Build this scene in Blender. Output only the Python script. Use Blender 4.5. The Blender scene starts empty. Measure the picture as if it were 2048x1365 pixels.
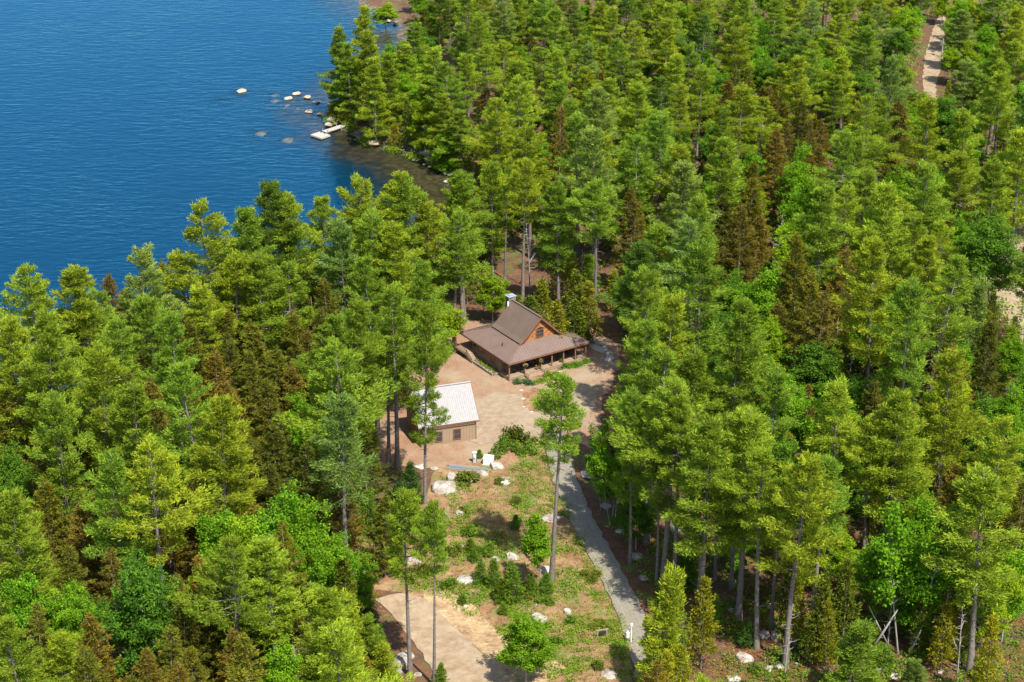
import bpy, math, random
import numpy as np
from mathutils import Vector, Matrix

# ------------------------------------------------------------------ camera, sky, sun, exposure
FPX = 3980.0; PITCH = math.radians(24.5); DIST = 300.0
CAM = (0.0, -DIST*math.cos(PITCH), DIST*math.sin(PITCH))
FW = (0, math.cos(PITCH), -math.sin(PITCH)); UPV = (0, math.sin(PITCH), math.cos(PITCH))
scene = bpy.context.scene
root_col = scene.collection
cd = bpy.data.cameras.new('camera'); cam = bpy.data.objects.new('camera', cd); root_col.objects.link(cam)
cam.location = CAM; cam.rotation_euler = (math.pi/2-PITCH, 0, 0)
cd.sensor_width = 36; cd.lens = 36*FPX/2048; cd.clip_start = 1; cd.clip_end = 3000
scene.camera = cam

SUN_EL = math.radians(57); SUN_DIR = Vector((0.50, -0.866, 0)).normalized()*math.cos(SUN_EL) + Vector((0, 0, math.sin(SUN_EL)))
w = bpy.data.worlds.new('World'); scene.world = w; w.use_nodes = True
nt = w.node_tree; bg = nt.nodes['Background']
sky = nt.nodes.new('ShaderNodeTexSky'); sky.sky_type = 'NISHITA'; sky.sun_disc = False
sky.sun_elevation = SUN_EL; sky.sun_rotation = math.atan2(SUN_DIR.x, SUN_DIR.y)
nt.links.new(sky.outputs[0], bg.inputs[0]); bg.inputs[1].default_value = 0.135
sl = bpy.data.lights.new('sun', 'SUN'); sl.energy = 4.5; sl.angle = math.radians(0.5); sl.color = (1, .95, .86)
so = bpy.data.objects.new('sun', sl); root_col.objects.link(so)
so.rotation_euler = SUN_DIR.to_track_quat('Z', 'Y').to_euler(); so.location = (60, -100, 200)
scene.view_settings.view_transform = 'Standard'; scene.view_settings.look = 'None'
scene.view_settings.exposure = 1.0; scene.view_settings.gamma = 1
scene.render.engine = 'CYCLES'
scene.cycles.max_bounces = 6; scene.cycles.diffuse_bounces = 4; scene.cycles.glossy_bounces = 2
scene.cycles.transmission_bounces = 3; scene.cycles.transparent_max_bounces = 8
scene.cycles.caustics_reflective = False; scene.cycles.caustics_refractive = False

# ------------------------------------------------------------------ helpers
def G(px, py, z=0.0):
    """where the ray through a spot of the photograph meets the level z: used to survey the site"""
    a = (px-1024)/FPX; b = -(py-682.5)/FPX
    dy = FW[1]+b*UPV[1]; dz = FW[2]+b*UPV[2]; t = (z-CAM[2])/dz
    return (CAM[0]+a*t, CAM[1]+dy*t, z)
def PJ(x, y, z):
    vy = y-CAM[1]; vz = z-CAM[2]
    wv = vy*FW[1]+vz*FW[2]; u = vy*UPV[1]+vz*UPV[2]
    return (1024+FPX*(x-CAM[0])/wv, 682.5-FPX*u/wv, wv)
def inpoly(x, y, P):
    c = False; n = len(P); j = n-1
    for i in range(n):
        xi, yi = P[i][:2]; xj, yj = P[j][:2]
        if (yi > y) != (yj > y) and x < (xj-xi)*(y-yi)/(yj-yi)+xi: c = not c
        j = i
    return c
def hz(x, y): return (840+x/4.876, 560+y/4.876)
def sz(x, y): return (780+x/4.875, 740+y/4.875)

class MB:
    def __init__(s): s.v = []; s.f = []; s.m = []
    def poly(s, pts, mi=0):
        b = len(s.v); s.v += [tuple(p) for p in pts]; s.f.append(tuple(range(b, b+len(pts)))); s.m.append(mi)
    def hexa(s, q, mi=0):
        b = len(s.v); s.v += [tuple(p) for p in q]
        for f in ((3,2,1,0),(4,5,6,7),(0,1,5,4),(1,2,6,5),(2,3,7,6),(3,0,4,7)):
            s.f.append(tuple(b+i for i in f)); s.m.append(mi)
        return s
    def box(s, a, b, mi=0):
        x0,y0,z0 = a; x1,y1,z1 = b
        return s.hexa([(x0,y0,z0),(x1,y0,z0),(x1,y1,z0),(x0,y1,z0),(x0,y0,z1),(x1,y0,z1),(x1,y1,z1),(x0,y1,z1)], mi)
    def bar(s, p, q, wd, ht, mi=0):
        p = Vector(p); q = Vector(q); d = (q-p).normalized()
        up = Vector((0,0,1)) if abs(d.z) < .95 else Vector((1,0,0))
        r = d.cross(up).normalized()*wd/2; u = r.cross(d).normalized()*ht/2
        return s.hexa([p-r-u, p+r-u, q+r-u, q-r-u, p-r+u, p+r+u, q+r+u, q-r+u], mi)
    def tube(s, pts, rad, n=7, mi=0, cap=True):
        b0 = len(s.v); pts = [Vector(p) for p in pts]
        for i, p in enumerate(pts):
            d = (pts[min(i+1, len(pts)-1)]-pts[max(i-1, 0)]).normalized()
            a = Vector((1,0,0)) if abs(d.x) < .8 else Vector((0,1,0))
            r = d.cross(a).normalized(); u = d.cross(r)
            for k in range(n):
                t = 2*math.pi*k/n; s.v.append(tuple(p+(r*math.cos(t)+u*math.sin(t))*rad[i]))
        for i in range(len(pts)-1):
            for k in range(n):
                a = b0+i*n+k; c = b0+i*n+(k+1) % n
                s.f.append((a, c, c+n, a+n)); s.m.append(mi)
        if cap:
            s.f.append(tuple(b0+(len(pts)-1)*n+k for k in range(n))); s.m.append(mi)
        return s
    def obj(s, name, mats, parent=None, smooth=False):
        if not isinstance(mats, (list, tuple)): mats = [mats]
        me = bpy.data.meshes.new(name); me.from_pydata(s.v, [], s.f)
        for m in mats: me.materials.append(m)
        me.polygons.foreach_set('material_index', s.m)
        if smooth: me.polygons.foreach_set('use_smooth', [True]*len(s.f))
        me.update()
        o = bpy.data.objects.new(name, me); root_col.objects.link(o)
        if parent: o.parent = parent
        return o
def tag(o, label=None, cat=None, group=None, kind=None):
    if label: o['label'] = label
    if cat: o['category'] = cat
    if group: o['group'] = group
    if kind: o['kind'] = kind
    return o
def empty(name, loc, rz=0.0):
    o = bpy.data.objects.new(name, None); root_col.objects.link(o); o.location = loc; o.rotation_euler = (0, 0, rz)
    o.empty_display_size = .3
    return o

# ------------------------------------------------------------------ materials
def mat(name, col, rough=.8, noise=None, bump=None, metal=0, spec=.3):
    """noise = (scale, colour2, detail, sharpness); bump = (scale, strength, distance)"""
    m = bpy.data.materials.new(name); m.use_nodes = True; n = m.node_tree.nodes; L = m.node_tree.links
    b = n['Principled BSDF']; b.inputs['Roughness'].default_value = rough; b.inputs['Metallic'].default_value = metal
    b.inputs['Specular IOR Level'].default_value = spec
    b.inputs['Base Color'].default_value = (*col, 1)
    tc = n.new('ShaderNodeNewGeometry')
    if noise:
        t = n.new('ShaderNodeTexNoise'); t.inputs['Scale'].default_value = noise[0]; t.inputs['Detail'].default_value = noise[2]
        t.inputs['Roughness'].default_value = .65
        r = n.new('ShaderNodeMapRange'); s = noise[3]; r.inputs['From Min'].default_value = .5-s; r.inputs['From Max'].default_value = .5+s
        x = n.new('ShaderNodeMix'); x.data_type = 'RGBA'
        L.new(tc.outputs['Position'], t.inputs['Vector']); L.new(t.outputs['Fac'], r.inputs['Value']); L.new(r.outputs['Result'], x.inputs['Factor'])
        x.inputs[6].default_value = (*col, 1); x.inputs[7].default_value = (*noise[1], 1)
        L.new(x.outputs[2], b.inputs['Base Color'])
    if bump:
        t2 = n.new('ShaderNodeTexNoise'); t2.inputs['Scale'].default_value = bump[0]; t2.inputs['Detail'].default_value = 4
        bp = n.new('ShaderNodeBump'); bp.inputs['Strength'].default_value = bump[1]; bp.inputs['Distance'].default_value = bump[2]
        L.new(tc.outputs['Position'], t2.inputs['Vector']); L.new(t2.outputs['Fac'], bp.inputs['Height']); L.new(bp.outputs[0], b.inputs['Normal'])
    return m

def ground_mat(name, layers, bump=(1.2, .5, .15)):
    """layers: list of (colour, noise scale, threshold, softness); first is the base"""
    m = bpy.data.materials.new(name); m.use_nodes = True; n = m.node_tree.nodes; L = m.node_tree.links
    b = n['Principled BSDF']; b.inputs['Roughness'].default_value = .95; b.inputs['Specular IOR Level'].default_value = .15
    g = n.new('ShaderNodeNewGeometry'); cur = None
    rgb = n.new('ShaderNodeRGB'); rgb.outputs[0].default_value = (*layers[0], 1); cur = rgb.outputs[0]
    for i, (c, sc, th, sf) in enumerate(layers[1:]):
        mp = n.new('ShaderNodeMapping'); mp.inputs['Location'].default_value = (17*i, 31*i, 0); L.new(g.outputs['Position'], mp.inputs['Vector'])
        t = n.new('ShaderNodeTexNoise'); t.inputs['Scale'].default_value = sc; t.inputs['Detail'].default_value = 6; t.inputs['Roughness'].default_value = .7
        L.new(mp.outputs[0], t.inputs['Vector'])
        r = n.new('ShaderNodeMapRange'); r.inputs['From Min'].default_value = th-sf; r.inputs['From Max'].default_value = th+sf; L.new(t.outputs['Fac'], r.inputs['Value'])
        x = n.new('ShaderNodeMix'); x.data_type = 'RGBA'; L.new(r.outputs['Result'], x.inputs['Factor']); L.new(cur, x.inputs[6]); x.inputs[7].default_value = (*c, 1)
        cur = x.outputs[2]
    L.new(cur, b.inputs['Base Color'])
    t = n.new('ShaderNodeTexNoise'); t.inputs['Scale'].default_value = bump[0]; t.inputs['Detail'].default_value = 6
    bp = n.new('ShaderNodeBump'); bp.inputs['Strength'].default_value = bump[1]; bp.inputs['Distance'].default_value = bump[2]
    L.new(g.outputs['Position'], t.inputs['Vector']); L.new(t.outputs['Fac'], bp.inputs['Height']); L.new(bp.outputs[0], b.inputs['Normal'])
    return m

def leaf_mat(name, trans=.35, tip=(1.75, 1.55, .9)):
    """foliage: object colour times a per-clump growth variation, thin leaves that let light through"""
    m = bpy.data.materials.new(name); m.use_nodes = True; n = m.node_tree.nodes; L = m.node_tree.links
    n.remove(n['Principled BSDF']); out = n['Material Output']
    oi = n.new('ShaderNodeObjectInfo'); at = n.new('ShaderNodeAttribute'); at.attribute_name = 'tint'
    k = n.new('ShaderNodeMix'); k.data_type = 'RGBA'; k.inputs[6].default_value = (.36, .45, .46, 1); k.inputs[7].default_value = (*tip, 1)
    L.new(at.outputs['Fac'], k.inputs['Factor'])
    mu = n.new('ShaderNodeMix'); mu.data_type = 'RGBA'; mu.blend_type = 'MULTIPLY'; mu.inputs['Factor'].default_value = 1
    L.new(oi.outputs['Color'], mu.inputs[6]); L.new(k.outputs[2], mu.inputs[7])
    d = n.new('ShaderNodeBsdfDiffuse'); t = n.new('ShaderNodeBsdfTranslucent'); x = n.new('ShaderNodeMixShader'); x.inputs[0].default_value = trans
    L.new(mu.outputs[2], d.inputs['Color']); L.new(mu.outputs[2], t.inputs['Color'])
    L.new(d.outputs[0], x.inputs[1]); L.new(t.outputs[0], x.inputs[2]); L.new(x.outputs[0], out.inputs['Surface'])
    return m

M = {}
M['needle'] = leaf_mat('needles', .42); M['leaf'] = leaf_mat('leaves', .42, (1.6, 1.45, .9)); M['spruce'] = leaf_mat('spruce_needles', .34, (1.6, 1.4, .85))
M['bark'] = mat('bark', (.115, .095, .08), .95, (2.5, (.2, .17, .145), 5, .18), (6, .6, .05))
M['grey_bark'] = mat('grey_bark', (.33, .30, .27), .95, (3, (.2, .18, .16), 5, .2))
M['twig'] = mat('grey_brown_bark', (.19, .155, .13), .95, (2.5, (.27, .24, .21), 5, .18))
M['rock'] = mat('pale_granite', (.42, .40, .36), .9, (.9, (.21, .15, .10), 6, .11), (1.6, .7, .25))
M['grey_rock'] = mat('grey_granite', (.36, .33, .30), .9, (1.1, (.17, .14, .11), 6, .13), (1.6, .7, .25))
M['tan_rock'] = mat('lake_rock', (.55, .42, .30), .9, (1.1, (.32, .22, .14), 6, .13), (1.6, .6, .2))

# ------------------------------------------------------------------ terrain and lake
SHORE_PX = [(-700, 1010), (-300, 905), (0, 812), (150, 790), (280, 748), (400, 695), (540, 645), (640, 600), (760, 555), (850, 512),
            (888, 470), (925, 430), (955, 392), (950, 368), (905, 350), (860, 318), (830, 302), (770, 292), (735, 286), (702, 266),
            (672, 244), (650, 233), (668, 205), (715, 165), (770, 125), (812, 90), (802, 52), (768, 27), (735, 15), (712, 2), (690, -35), (640, -120)]
WZ = -1.8
SHORE = [G(x, y, WZ)[:2] for x, y in SHORE_PX]
LAKE = SHORE + [(-130, 460), (-700, 520), (-700, -60)]
def lake_sd(X, Y):
    """signed distance to the shore: positive inland, negative in the lake"""
    X = np.asarray(X, float); Y = np.asarray(Y, float)
    d = np.full(X.shape, 1e9); ins = np.zeros(X.shape, bool); n = len(LAKE)
    for i in range(n):
        x0, y0 = LAKE[i]; x1, y1 = LAKE[(i+1) % n]
        t = np.clip(((X-x0)*(x1-x0)+(Y-y0)*(y1-y0))/((x1-x0)**2+(y1-y0)**2), 0, 1)
        d = np.minimum(d, np.hypot(X-x0-t*(x1-x0), Y-y0-t*(y1-y0)))
        c = ((y0 > Y) != (y1 > Y)) & (X < (x1-x0)*(Y-y0)/(y1-y0+1e-12)+x0)
        ins ^= c
    return np.where(ins, -d, d)
def wob(X, Y, s, a):
    return a*(np.sin(X*s+1.3)*np.cos(Y*s*1.17+.4)+.5*np.sin(X*s*2.3+Y*s*1.9))
FLATC = (6.0, -35.0)
def H(X, Y):
    X = np.asarray(X, float); Y = np.asarray(Y, float)
    sd = lake_sd(X, Y) + wob(X, Y, .35, .8)
    land = -1.8 + 1.8*(1-np.exp(-np.clip(sd, 0, None)/5.0))
    cx, cy, _c = G(870, 360, WZ); sh = np.exp(-(((X-cx)/27.0)**2+((Y-cy)/32.0)**2))
    cx, cy, _c = G(775, 80, WZ); sh = np.maximum(sh, np.exp(-(((X-cx)/14.0)**2+((Y-cy)/26.0)**2)))
    bed = -1.8 - (np.clip(-sd, 0, 60)*.055 + np.clip(-sd-9, 0, 60)*.25)*(1-.9*sh)
    z = np.where(sd > 0, land, bed)
    flat = np.clip((np.hypot((X-FLATC[0])*1.0, (Y-FLATC[1])*.75)-30)/22, 0, 1)
    z = z + np.where(sd > 0, flat*(wob(X, Y, .11, .35)+wob(X, Y, .33, .1))*np.clip(sd/8, 0, 1), 0)
    # cut bank beside the sandy track in front
    b = np.exp(-(((X+4)/7.0)**2+((Y+76)/6.0)**2))
    return z - 0.9*b
def Hs(x, y): return float(H(np.array([x]), np.array([y]))[0])
def Gt(px, py):
    z = 0.0
    for _ in range(3):
        x, y, _z = G(px, py, z); z = Hs(x, y)
    return x, y, z
def numpy_mesh(name, V, Fc, mats, attrs=None, smooth=False):
    me = bpy.data.meshes.new(name); nv = len(V); k = Fc.shape[1]; nf = len(Fc)
    me.vertices.add(nv); me.vertices.foreach_set('co', np.asarray(V, np.float32).ravel())
    me.loops.add(nf*k); me.loops.foreach_set('vertex_index', Fc.astype(np.int32).ravel())
    me.polygons.add(nf); me.polygons.foreach_set('loop_start', np.arange(0, nf*k, k, dtype=np.int32))
    me.polygons.foreach_set('loop_total', np.full(nf, k, np.int32))
    for m in mats: me.materials.append(m)
    if attrs:
        for kk, a in attrs.items():
            at = me.attributes.new(kk, 'FLOAT', 'POINT'); at.data.foreach_set('value', np.asarray(a, np.float32))
    me.update(calc_edges=True)
    if smooth: me.polygons.foreach_set('use_smooth', np.ones(nf, bool))
    return me
def link(name, me, parent=None):
    o = bpy.data.objects.new(name, me); root_col.objects.link(o)
    if parent: o.parent = parent
    return o

def grid_xy(x0, x1, nx, y0, y1, ny):
    xs = np.linspace(x0, x1, nx); ys = np.linspace(y0, y1, ny); X, Y = np.meshgrid(xs, ys)
    i = np.arange(nx*ny).reshape(ny, nx)
    Fc = np.stack([i[:-1, :-1], i[:-1, 1:], i[1:, 1:], i[1:, :-1]], -1).reshape(-1, 4)
    return X.ravel(), Y.ravel(), Fc

def ground_material():
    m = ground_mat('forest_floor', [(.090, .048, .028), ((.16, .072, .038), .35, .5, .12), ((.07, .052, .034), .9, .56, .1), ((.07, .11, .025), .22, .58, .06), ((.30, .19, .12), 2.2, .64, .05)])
    n = m.node_tree.nodes; L = m.node_tree.links; b = n['Principled BSDF']
    cur = b.inputs['Base Color'].links[0].from_socket
    g = n.new('ShaderNodeNewGeometry'); sp = n.new('ShaderNodeSeparateXYZ'); L.new(g.outputs['Position'], sp.inputs[0])
    def bank(lo, hi, c1, c2, sc):
        nonlocal cur
        t = n.new('ShaderNodeTexVoronoi'); t.inputs['Scale'].default_value = sc; L.new(g.outputs['Position'], t.inputs['Vector'])
        rr = n.new('ShaderNodeMapRange'); rr.inputs['From Min'].default_value = .1; rr.inputs['From Max'].default_value = .7; L.new(t.outputs['Distance'], rr.inputs['Value'])
        x = n.new('ShaderNodeMix'); x.data_type = 'RGBA'; L.new(rr.outputs[0], x.inputs['Factor']); x.inputs[6].default_value = (*c1, 1); x.inputs[7].default_value = (*c2, 1)
        r = n.new('ShaderNodeMapRange'); r.inputs['From Min'].default_value = hi; r.inputs['From Max'].default_value = lo; L.new(sp.outputs['Z'], r.inputs['Value'])
        y = n.new('ShaderNodeMix'); y.data_type = 'RGBA'; L.new(r.outputs[0], y.inputs['Factor']); L.new(cur, y.inputs[6]); L.new(x.outputs[2], y.inputs[7]); cur = y.outputs[2]
    bank(-1.45, -1.2, (.17, .14, .105), (.08, .06, .04), .9)       # stony beach
    bank(-1.95, -1.8, (.20, .115, .04), (.065, .038, .014), .55)      # stones and brown silt under the water
    L.new(cur, b.inputs['Base Color'])
    return m
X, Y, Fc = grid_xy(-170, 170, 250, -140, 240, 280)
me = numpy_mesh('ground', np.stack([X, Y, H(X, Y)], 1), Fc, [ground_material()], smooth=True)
ground = tag(link('ground', me), kind='structure')
# the land and lake bed further out, butted to the first sheet
def ring_sheet():
    xs = np.concatenate([np.linspace(-700, -170, 24), np.linspace(-170, 170, 18)[1:-1], np.linspace(170, 700, 24)])
    ys = np.concatenate([np.linspace(-300, -140, 10), np.linspace(-140, 240, 20)[1:-1], np.linspace(240, 900, 24)])
    Xr, Yr = np.meshgrid(xs, ys); nx = len(xs); ny = len(ys); i = np.arange(nx*ny).reshape(ny, nx)
    Fr = np.stack([i[:-1, :-1], i[:-1, 1:], i[1:, 1:], i[1:, :-1]], -1).reshape(-1, 4)
    Xr = Xr.ravel(); Yr = Yr.ravel(); cx = Xr[Fr].mean(1); cy = Yr[Fr].mean(1)
    keep = ~((cx > -170) & (cx < 170) & (cy > -140) & (cy < 240))
    return numpy_mesh('terrain', np.stack([Xr, Yr, H(Xr, Yr)], 1), Fr[keep], [ground.data.materials[0]], smooth=True)
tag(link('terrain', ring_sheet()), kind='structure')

def water_material():
    m = bpy.data.materials.new('lake_water'); m.use_nodes = True; n = m.node_tree.nodes; L = m.node_tree.links
    n.remove(n['Principled BSDF']); out = n['Material Output']
    at = n.new('ShaderNodeAttribute'); at.attribute_name = 'depth'
    # light lost on the way down: opacity 1-exp(-k depth)
    mu = n.new('ShaderNodeMath'); mu.operation = 'MULTIPLY'; mu.inputs[1].default_value = -1.5; L.new(at.outputs['Fac'], mu.inputs[0])
    ex = n.new('ShaderNodeMath'); ex.operation = 'EXPONENT'; L.new(mu.outputs[0], ex.inputs[0])
    iv = n.new('ShaderNodeMath'); iv.operation = 'SUBTRACT'; iv.inputs[0].default_value = 1; L.new(ex.outputs[0], iv.inputs[1])
    tr = n.new('ShaderNodeBsdfTransparent'); tr.inputs[0].default_value = (.66, .70, .56, 1)
    df = n.new('ShaderNodeBsdfDiffuse'); df.inputs[0].default_value = (.0, .023, .052, 1)
    x = n.new('ShaderNodeMixShader'); L.new(iv.outputs[0], x.inputs[0]); L.new(tr.outputs[0], x.inputs[1]); L.new(df.outputs[0], x.inputs[2])
    g = n.new('ShaderNodeNewGeometry')
    mp = n.new('ShaderNodeMapping'); mp.inputs['Rotation'].default_value = (0, 0, math.radians(-12)); mp.inputs['Scale'].default_value = (.38, 1, 1); L.new(g.outputs['Position'], mp.inputs['Vector'])
    t1 = n.new('ShaderNodeTexNoise'); t1.inputs['Scale'].default_value = .85; t1.inputs['Detail'].default_value = 3; t1.inputs['Distortion'].default_value = .4; L.new(mp.outputs[0], t1.inputs['Vector'])
    t2 = n.new('ShaderNodeTexNoise'); t2.inputs['Scale'].default_value = .03; t2.inputs['Detail'].default_value = 3; L.new(g.outputs['Position'], t2.inputs['Vector'])
    r2 = n.new('ShaderNodeMapRange'); r2.inputs['From Min'].default_value = .35; r2.inputs['From Max'].default_value = .7; r2.inputs['To Min'].default_value = .55; r2.inputs['To Max'].default_value = 1.2; L.new(t2.outputs['Fac'], r2.inputs['Value'])
    bp = n.new('ShaderNodeBump'); bp.inputs['Distance'].default_value = .16; L.new(t1.outputs['Fac'], bp.inputs['Height']); L.new(r2.outputs[0], bp.inputs['Strength'])
    gl = n.new('ShaderNodeBsdfGlossy'); gl.inputs['Color'].default_value = (.30, .74, 1, 1); gl.inputs['Roughness'].default_value = .06; L.new(bp.outputs[0], gl.inputs['Normal'])
    L.new(bp.outputs[0], df.inputs['Normal'])
    fr = n.new('ShaderNodeFresnel'); fr.inputs['IOR'].default_value = 1.42; L.new(bp.outputs[0], fr.inputs['Normal'])
    y = n.new('ShaderNodeMixShader'); L.new(fr.outputs[0], y.inputs[0]); L.new(x.outputs[0], y.inputs[1]); L.new(gl.outputs[0], y.inputs[2]); L.new(y.outputs[0], out.inputs['Surface'])
    return m
X, Y, Fc = grid_xy(-300, 20, 250, -70, 420, 330)
sd = lake_sd(X, Y); keep = (sd[Fc].min(1) < 3.5)
dep = np.clip(WZ-H(X, Y), 0, 12)
SUNK = [(550, 190, 1.6), (550, 202, 2.0), (575, 211, 1.3), (596, 219, 1.9), (603, 242, 1.9), (522, 267, 2.2), (575, 280, 2.2), (628, 262, 1.6), (482, 187, 2.4), (593, 192, 1.8), (577, 201, 1.8), (615, 198, 1.5), (618, 227, 1.6), (560, 222, 1.4), (440, 200, 1.4)]
for sx_, sy_, r_ in SUNK:                              # rocks just under the surface: less water over them
    x_, y_, z_ = G(sx_, sy_, WZ); dep = np.minimum(dep, .10+np.clip(np.hypot(X-x_, (Y-y_)*.8)-r_*.6, 0, 99)*.75)
lake = tag(link('lake_water', numpy_mesh('lake_water', np.stack([X, Y, np.full_like(X, WZ)], 1), Fc[keep], [water_material()], {'depth': dep})), kind='structure')

# ------------------------------------------------------------------ yard sheets (each laid over the one below)
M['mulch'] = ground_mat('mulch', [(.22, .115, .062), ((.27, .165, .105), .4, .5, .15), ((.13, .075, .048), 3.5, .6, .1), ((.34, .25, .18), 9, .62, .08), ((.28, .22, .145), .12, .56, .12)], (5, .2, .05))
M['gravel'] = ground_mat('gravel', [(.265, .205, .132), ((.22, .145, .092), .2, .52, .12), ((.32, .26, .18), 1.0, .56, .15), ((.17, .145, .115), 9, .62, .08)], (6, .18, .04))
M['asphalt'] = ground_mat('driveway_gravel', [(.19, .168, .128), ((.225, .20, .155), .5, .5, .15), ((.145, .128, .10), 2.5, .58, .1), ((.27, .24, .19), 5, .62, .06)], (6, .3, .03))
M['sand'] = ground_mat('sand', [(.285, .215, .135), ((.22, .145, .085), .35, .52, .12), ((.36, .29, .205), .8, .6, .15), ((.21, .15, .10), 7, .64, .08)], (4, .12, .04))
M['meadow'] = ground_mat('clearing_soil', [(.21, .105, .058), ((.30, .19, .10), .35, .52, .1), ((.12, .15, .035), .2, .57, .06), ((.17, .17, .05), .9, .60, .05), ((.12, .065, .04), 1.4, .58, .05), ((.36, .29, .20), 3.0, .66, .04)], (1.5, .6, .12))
M['pavers'] = ground_mat('concrete', [(.38, .35, .29), ((.31, .28, .24), 1.5, .55, .15)], (8, .2, .01))
M['earth_bank'] = ground_mat('bare_bank', [(.36, .25, .13), ((.22, .13, .07), .6, .54, .1), ((.44, .35, .22), 1.8, .6, .06)], (1.2, .8, .3))
def sheet(name, px, m, lift, kind='structure', wig=.35, thick=False):
    """an even-edged patch of ground following the terrain; px are surveyed corners"""
    P = [Gt(x, y)[:2] for x, y in px]; Q = []
    for i in range(len(P)):
        a = Vector(P[i]); b = Vector(P[(i+1) % len(P)]); k = max(1, int((b-a).length/1.2))
        for j in range(k):
            q = a.lerp(b, j/k); Q.append((q.x+wob(q.x, q.y, 1.7, wig*.5), q.y+wob(q.y, q.x, 1.9, wig*.5)))
    from mathutils.geometry import delaunay_2d_cdt
    pts = [Vector(q) for q in Q]; xs = [q[0] for q in Q]; ys = [q[1] for q in Q]; st = 1.3
    x = min(xs)+.6
    while x < max(xs):
        y = min(ys)+.6
        while y < max(ys):
            if inpoly(x, y, Q): pts.append(Vector((x, y)))
            y += st
        x += st
    v, e, f, *_ = delaunay_2d_cdt(pts, [], [list(range(len(Q)))], 1, 1e-4)
    va = np.array([(p.x, p.y) for p in v]); z = H(va[:, 0], va[:, 1])+lift
    me = bpy.data.meshes.new(name); me.from_pydata([(a[0], a[1], c) for a, c in zip(va, z)], [], f); me.materials.append(m); me.update()
    return tag(link(name, me), kind=kind)
sheet('meadow', [(880, 905), (1085, 885), (1100, 960), (1150, 1060), (1215, 1190), (1262, 1300), (1262, 1372), (985, 1372), (900, 1262), (800, 1185), (640, 1170), (680, 1080), (790, 1040), (850, 1000)], M['meadow'], .035)
sheet('earth_bank', [(850, 1180), (900, 1185), (950, 1215), (985, 1255), (1060, 1290), (1130, 1335), (1090, 1372), (1000, 1372), (960, 1300), (890, 1245), (845, 1215)], M['earth_bank'], .07)
sheet('sand_track', [(752, 1200), (800, 1188), (850, 1197), (905, 1252), (955, 1298), (1000, 1348), (1012, 1380), (885, 1380), (845, 1310), (800, 1250)], M['sand'], .10)
sheet('mulch_yard', [(760, 730), (870, 680), (930, 640), (1180, 650), (1240, 690), (1232, 745), (1205, 800), (1195, 900), (1130, 880), (1060, 880), (960, 925), (860, 935), (760, 935), (735, 850)], M['mulch'], .05, wig=1.2)
sheet('gravel_yard', [(948, 800), (990, 785), (1040, 790), (1080, 775), (1150, 765), (1195, 770), (1192, 800), (1175, 835), (1160, 858), (1108, 862), (1070, 880), (1020, 878), (965, 893), (930, 880)], M['gravel'], .085, wig=1.1)
sheet('driveway', [(1126, 866), (1138, 900), (1150, 950), (1185, 1035), (1232, 1120), (1283, 1215), (1316, 1300), (1335, 1375), (1275, 1375), (1258, 1290), (1222, 1200), (1174, 1105), (1128, 1020), (1101, 945), (1090, 892), (1100, 868)], M['asphalt'], .12)
M['track_line'] = ground_mat('compacted_gravel', [(.235, .21, .16), ((.20, .178, .138), 1.2, .5, .12)], (5, .3, .03))
for off in ((-12, 0), (13, 0)):
    c = [(1124, 890), (1130, 950), (1158, 1028), (1200, 1112), (1250, 1208), (1288, 1300), (1305, 1370)]
    sheet('wheel_track', [(x+off[0]-2.5, y) for x, y in c]+[(x+off[0]+3, y) for x, y in reversed(c)], M['track_line'], .135, wig=.12)
sheet('patio', [hz(1640, 640), hz(1700, 690), hz(1790, 722), hz(1830, 712), hz(1800, 680), hz(1720, 640), hz(1660, 620)], M['pavers'], .09, wig=.05)
sheet('island_bed', [hz(1000, 1110), hz(1090, 1060), hz(1300, 1080), hz(1450, 1140), hz(1470, 1190), hz(1430, 1250), hz(1250, 1290), hz(1080, 1290), hz(1010, 1230)], M['meadow'], .12, wig=.1)
sheet('front_bed', [hz(1180, 935), hz(1300, 895), hz(1380, 960), hz(1320, 985), hz(1100, 1035), hz(905, 1010), hz(905, 985)], M['meadow'], .115, wig=.1)
sheet('dirt_road', [(1850, 200), (1845, 160), (1850, 110), (1862, 72), (1872, 40), (1882, 20), (1894, 20), (1888, 60), (1890, 90), (1886, 125), (1872, 170), (1872, 210)], M['sand'], .10)
sheet('dirt_road', [(1930, 415), (1960, 375), (2000, 385), (2060, 480), (2160, 560), (2160, 700), (2040, 690), (1990, 600), (2000, 530), (1975, 470)], M['sand'], .10)

# ------------------------------------------------------------------ buildings
M['roof'] = mat('brown_metal_roof', (.140, .094, .074), .5, (.6, (.165, .115, .092), 3, .2), None, 0, .5)
M['tin'] = mat('galvanised_roof', (.30, .285, .28), .6, (2.2, (.25, .235, .232), 5, .2), None, 0, .25)
M['siding'] = mat('brown_siding', (.25, .185, .135), .8, (1.3, (.21, .15, .11), 4, .2))
M['shed_siding'] = mat('tan_siding', (.30, .215, .14), .8, (1.2, (.26, .185, .12), 4, .2))
M['trim'] = mat('brown_trim', (.20, .095, .05), .7, (2, (.15, .07, .04), 3, .2))
M['wood'] = mat('weathered_boards', (.31, .225, .15), .85, (2.5, (.23, .165, .11), 5, .2))
M['post'] = mat('timber_post', (.26, .14, .07), .8, (3, (.19, .10, .055), 4, .2))
M['shingle'] = mat('cedar_shingle', (.42, .19, .075), .85, (3, (.25, .10, .04), 3, .08), (5, .5, .05))
M['glass'] = mat('window_glass', (.03, .035, .04), .08, None, None, 0, .8)
M['stone'] = mat('chimney_stone', (.26, .23, .20), .9, (2.2, (.12, .105, .09), 4, .06), (3, .8, .08))
M['dark'] = mat('dark_metal', (.03, .03, .03), .5); M['white'] = mat('white_paint', (.75, .75, .73), .5)
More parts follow.
